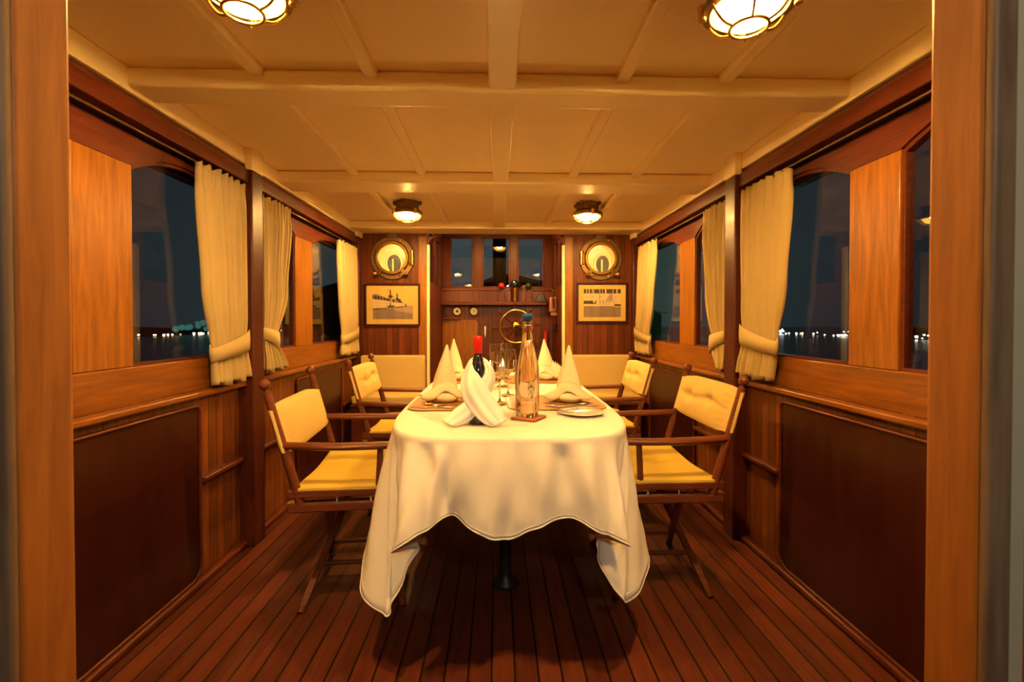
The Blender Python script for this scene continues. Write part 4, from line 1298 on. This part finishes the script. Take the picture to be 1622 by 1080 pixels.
lc = [emis('shore_light_white', (1, .92, .75), 9), emis('shore_light_amber', (1, .62, .25), 9), emis('shore_light_cold', (.65, .85, 1), 6), emis('shore_light_green', (.12, .40, .30), .22)]
def shore(side, label):
    mb = MB()
    for k in range(150):
        if side < 0:
            d = rn.choice([rn.uniform(8, 16), rn.uniform(30, 60), rn.uniform(60, 200), rn.gauss(140, 12), rn.gauss(215, 25), rn.gauss(48, 8)]); x = -105.0
            y = d * .9
        else:
            d = rn.choice([rn.uniform(20, 70), rn.gauss(88, 18), rn.gauss(125, 20), rn.gauss(180, 30)]); x = 105.0
            y = d * .9
        sz = rn.uniform(.05, .17) * (1 + abs(y) / 140)
        z = -3.2 + sz * .7 + (rn.uniform(.0, .35) if rn.random() < .7 else rn.uniform(0, 1.5))
        mb.mi = rn.choice([0, 0, 1, 1, 1, 0] if side < 0 else [0, 0, 0, 1, 2])
        mb.box(x - sz * .3, x + sz * .3, y - sz, y + sz, z - sz * .6, z + sz * .6)
    if side > 0:
        mb.mi = 0; mb.box(104.9, 105, 168, 192, -2.35, -2.0)
    else:
        mb.mi = 3
        for k in range(12): mb.sphere((-106, rn.gauss(168, 6), rn.uniform(-1.4, 1.6)), rn.uniform(.5, 1.1), n=8)
    o = mb.build('shore_lights', lc)
    finish(o, label, 'lights', kind='stuff')
shore(-1, 'row of distant town lights on the left shore at night')
shore(1, 'row of distant town lights on the right shore at night')
ms = MB().cyl((.03, 7.3, .2), (.03, 7.3, 5.0), .105, n=24).build('mast', M['mahog'], origin=(.03, 7.3, .2), smooth=True, angle=40)
finish(ms, 'dark round mast standing ahead of the middle wheelhouse window', 'mast')
o = MB().tube([(-3.5, 9.5, 1.58), (0, 9.9, 1.46), (3.5, 9.5, 1.36)], .008, 8).build('guard_wire', M['steel'], smooth=True); finish(o, 'thin pale wire rail across the foredeck', 'rail')
# ------------------------------------------------------------------ world and lights
w = bpy.data.worlds.new('night'); sc.world = w; w.use_nodes = True
nt = w.node_tree; bg = nt.nodes['Background']
tcw = nd(nt, 'ShaderNodeTexCoord'); sp = nd(nt, 'ShaderNodeSeparateXYZ'); nt.links.new(tcw.outputs['Generated'], sp.inputs[0])
nz = nd(nt, 'ShaderNodeTexNoise'); nz.inputs['Scale'].default_value = 4; nz.inputs['Detail'].default_value = 5
nt.links.new(tcw.outputs['Generated'], nz.inputs['Vector'])
fy = math_(nt, 'MAXIMUM', sp.outputs[1], 0.0)
fy = math_(nt, 'POWER', fy, 6.0)
sky = mixc(nt, fy, (.0038, .0060, .0095), (.040, .050, .050))
sky = mixc(nt, .55, sky, mixc(nt, nz.outputs[0], (.2, .2, .2), (1, 1, 1)), 'MULTIPLY')
nt.links.new(sky, bg.inputs[0]); bg.inputs[1].default_value = 1.0

def plight(name, loc, col, p, r):
    l = bpy.data.lights.new(name, 'POINT'); l.color = col; l.energy = p; l.shadow_soft_size = r
    o = bpy.data.objects.new(name, l); COL.objects.link(o); o.location = loc
    return o
plight('aft_deck_lamp', (.35, -1.1, 2.15), (1, .84, .62), 46, .10)
plight('added_green_light', (2.0, 3.4, 1.6), (.12, .8, .55), 3.5, .06)  # added green light without a fitting, tints the glass and curtain edges teal

# ------------------------------------------------------------------ camera
cam = bpy.data.cameras.new('camera'); co = bpy.data.objects.new('camera', cam); COL.objects.link(co)
sc.camera = co
F = 740.0
cam.sensor_fit = 'HORIZONTAL'; cam.sensor_width = 36; cam.lens = F / 1622 * 36
pitch = .8
yaw = math.degrees(math.atan(23 / F))
co.location = (0, 0, 1.17)
co.rotation_euler = (R(90 - pitch), 0, R(-yaw))
cam.shift_y = -(30 - F * math.tan(R(pitch))) / 1622
cam.clip_start = .05; cam.clip_end = 1000
cam.dof.use_dof = True; cam.dof.focus_distance = 2.35; cam.dof.aperture_fstop = 5.0

sc.view_settings.view_transform = 'Standard'
try: sc.view_settings.look = 'None'
except Exception: pass
sc.view_settings.gamma = 1; sc.view_settings.use_curve_mapping = False
sc.view_settings.exposure = 0.80
cy = sc.cycles
cy.use_denoising = True
try: cy.denoiser = 'OPENIMAGEDENOISE'
except Exception: pass
cy.max_bounces = 12; cy.diffuse_bounces = 8; cy.glossy_bounces = 4; cy.transparent_max_bounces = 24
cy.sample_clamp_indirect = 4; cy.caustics_reflective = False; cy.caustics_refractive = False
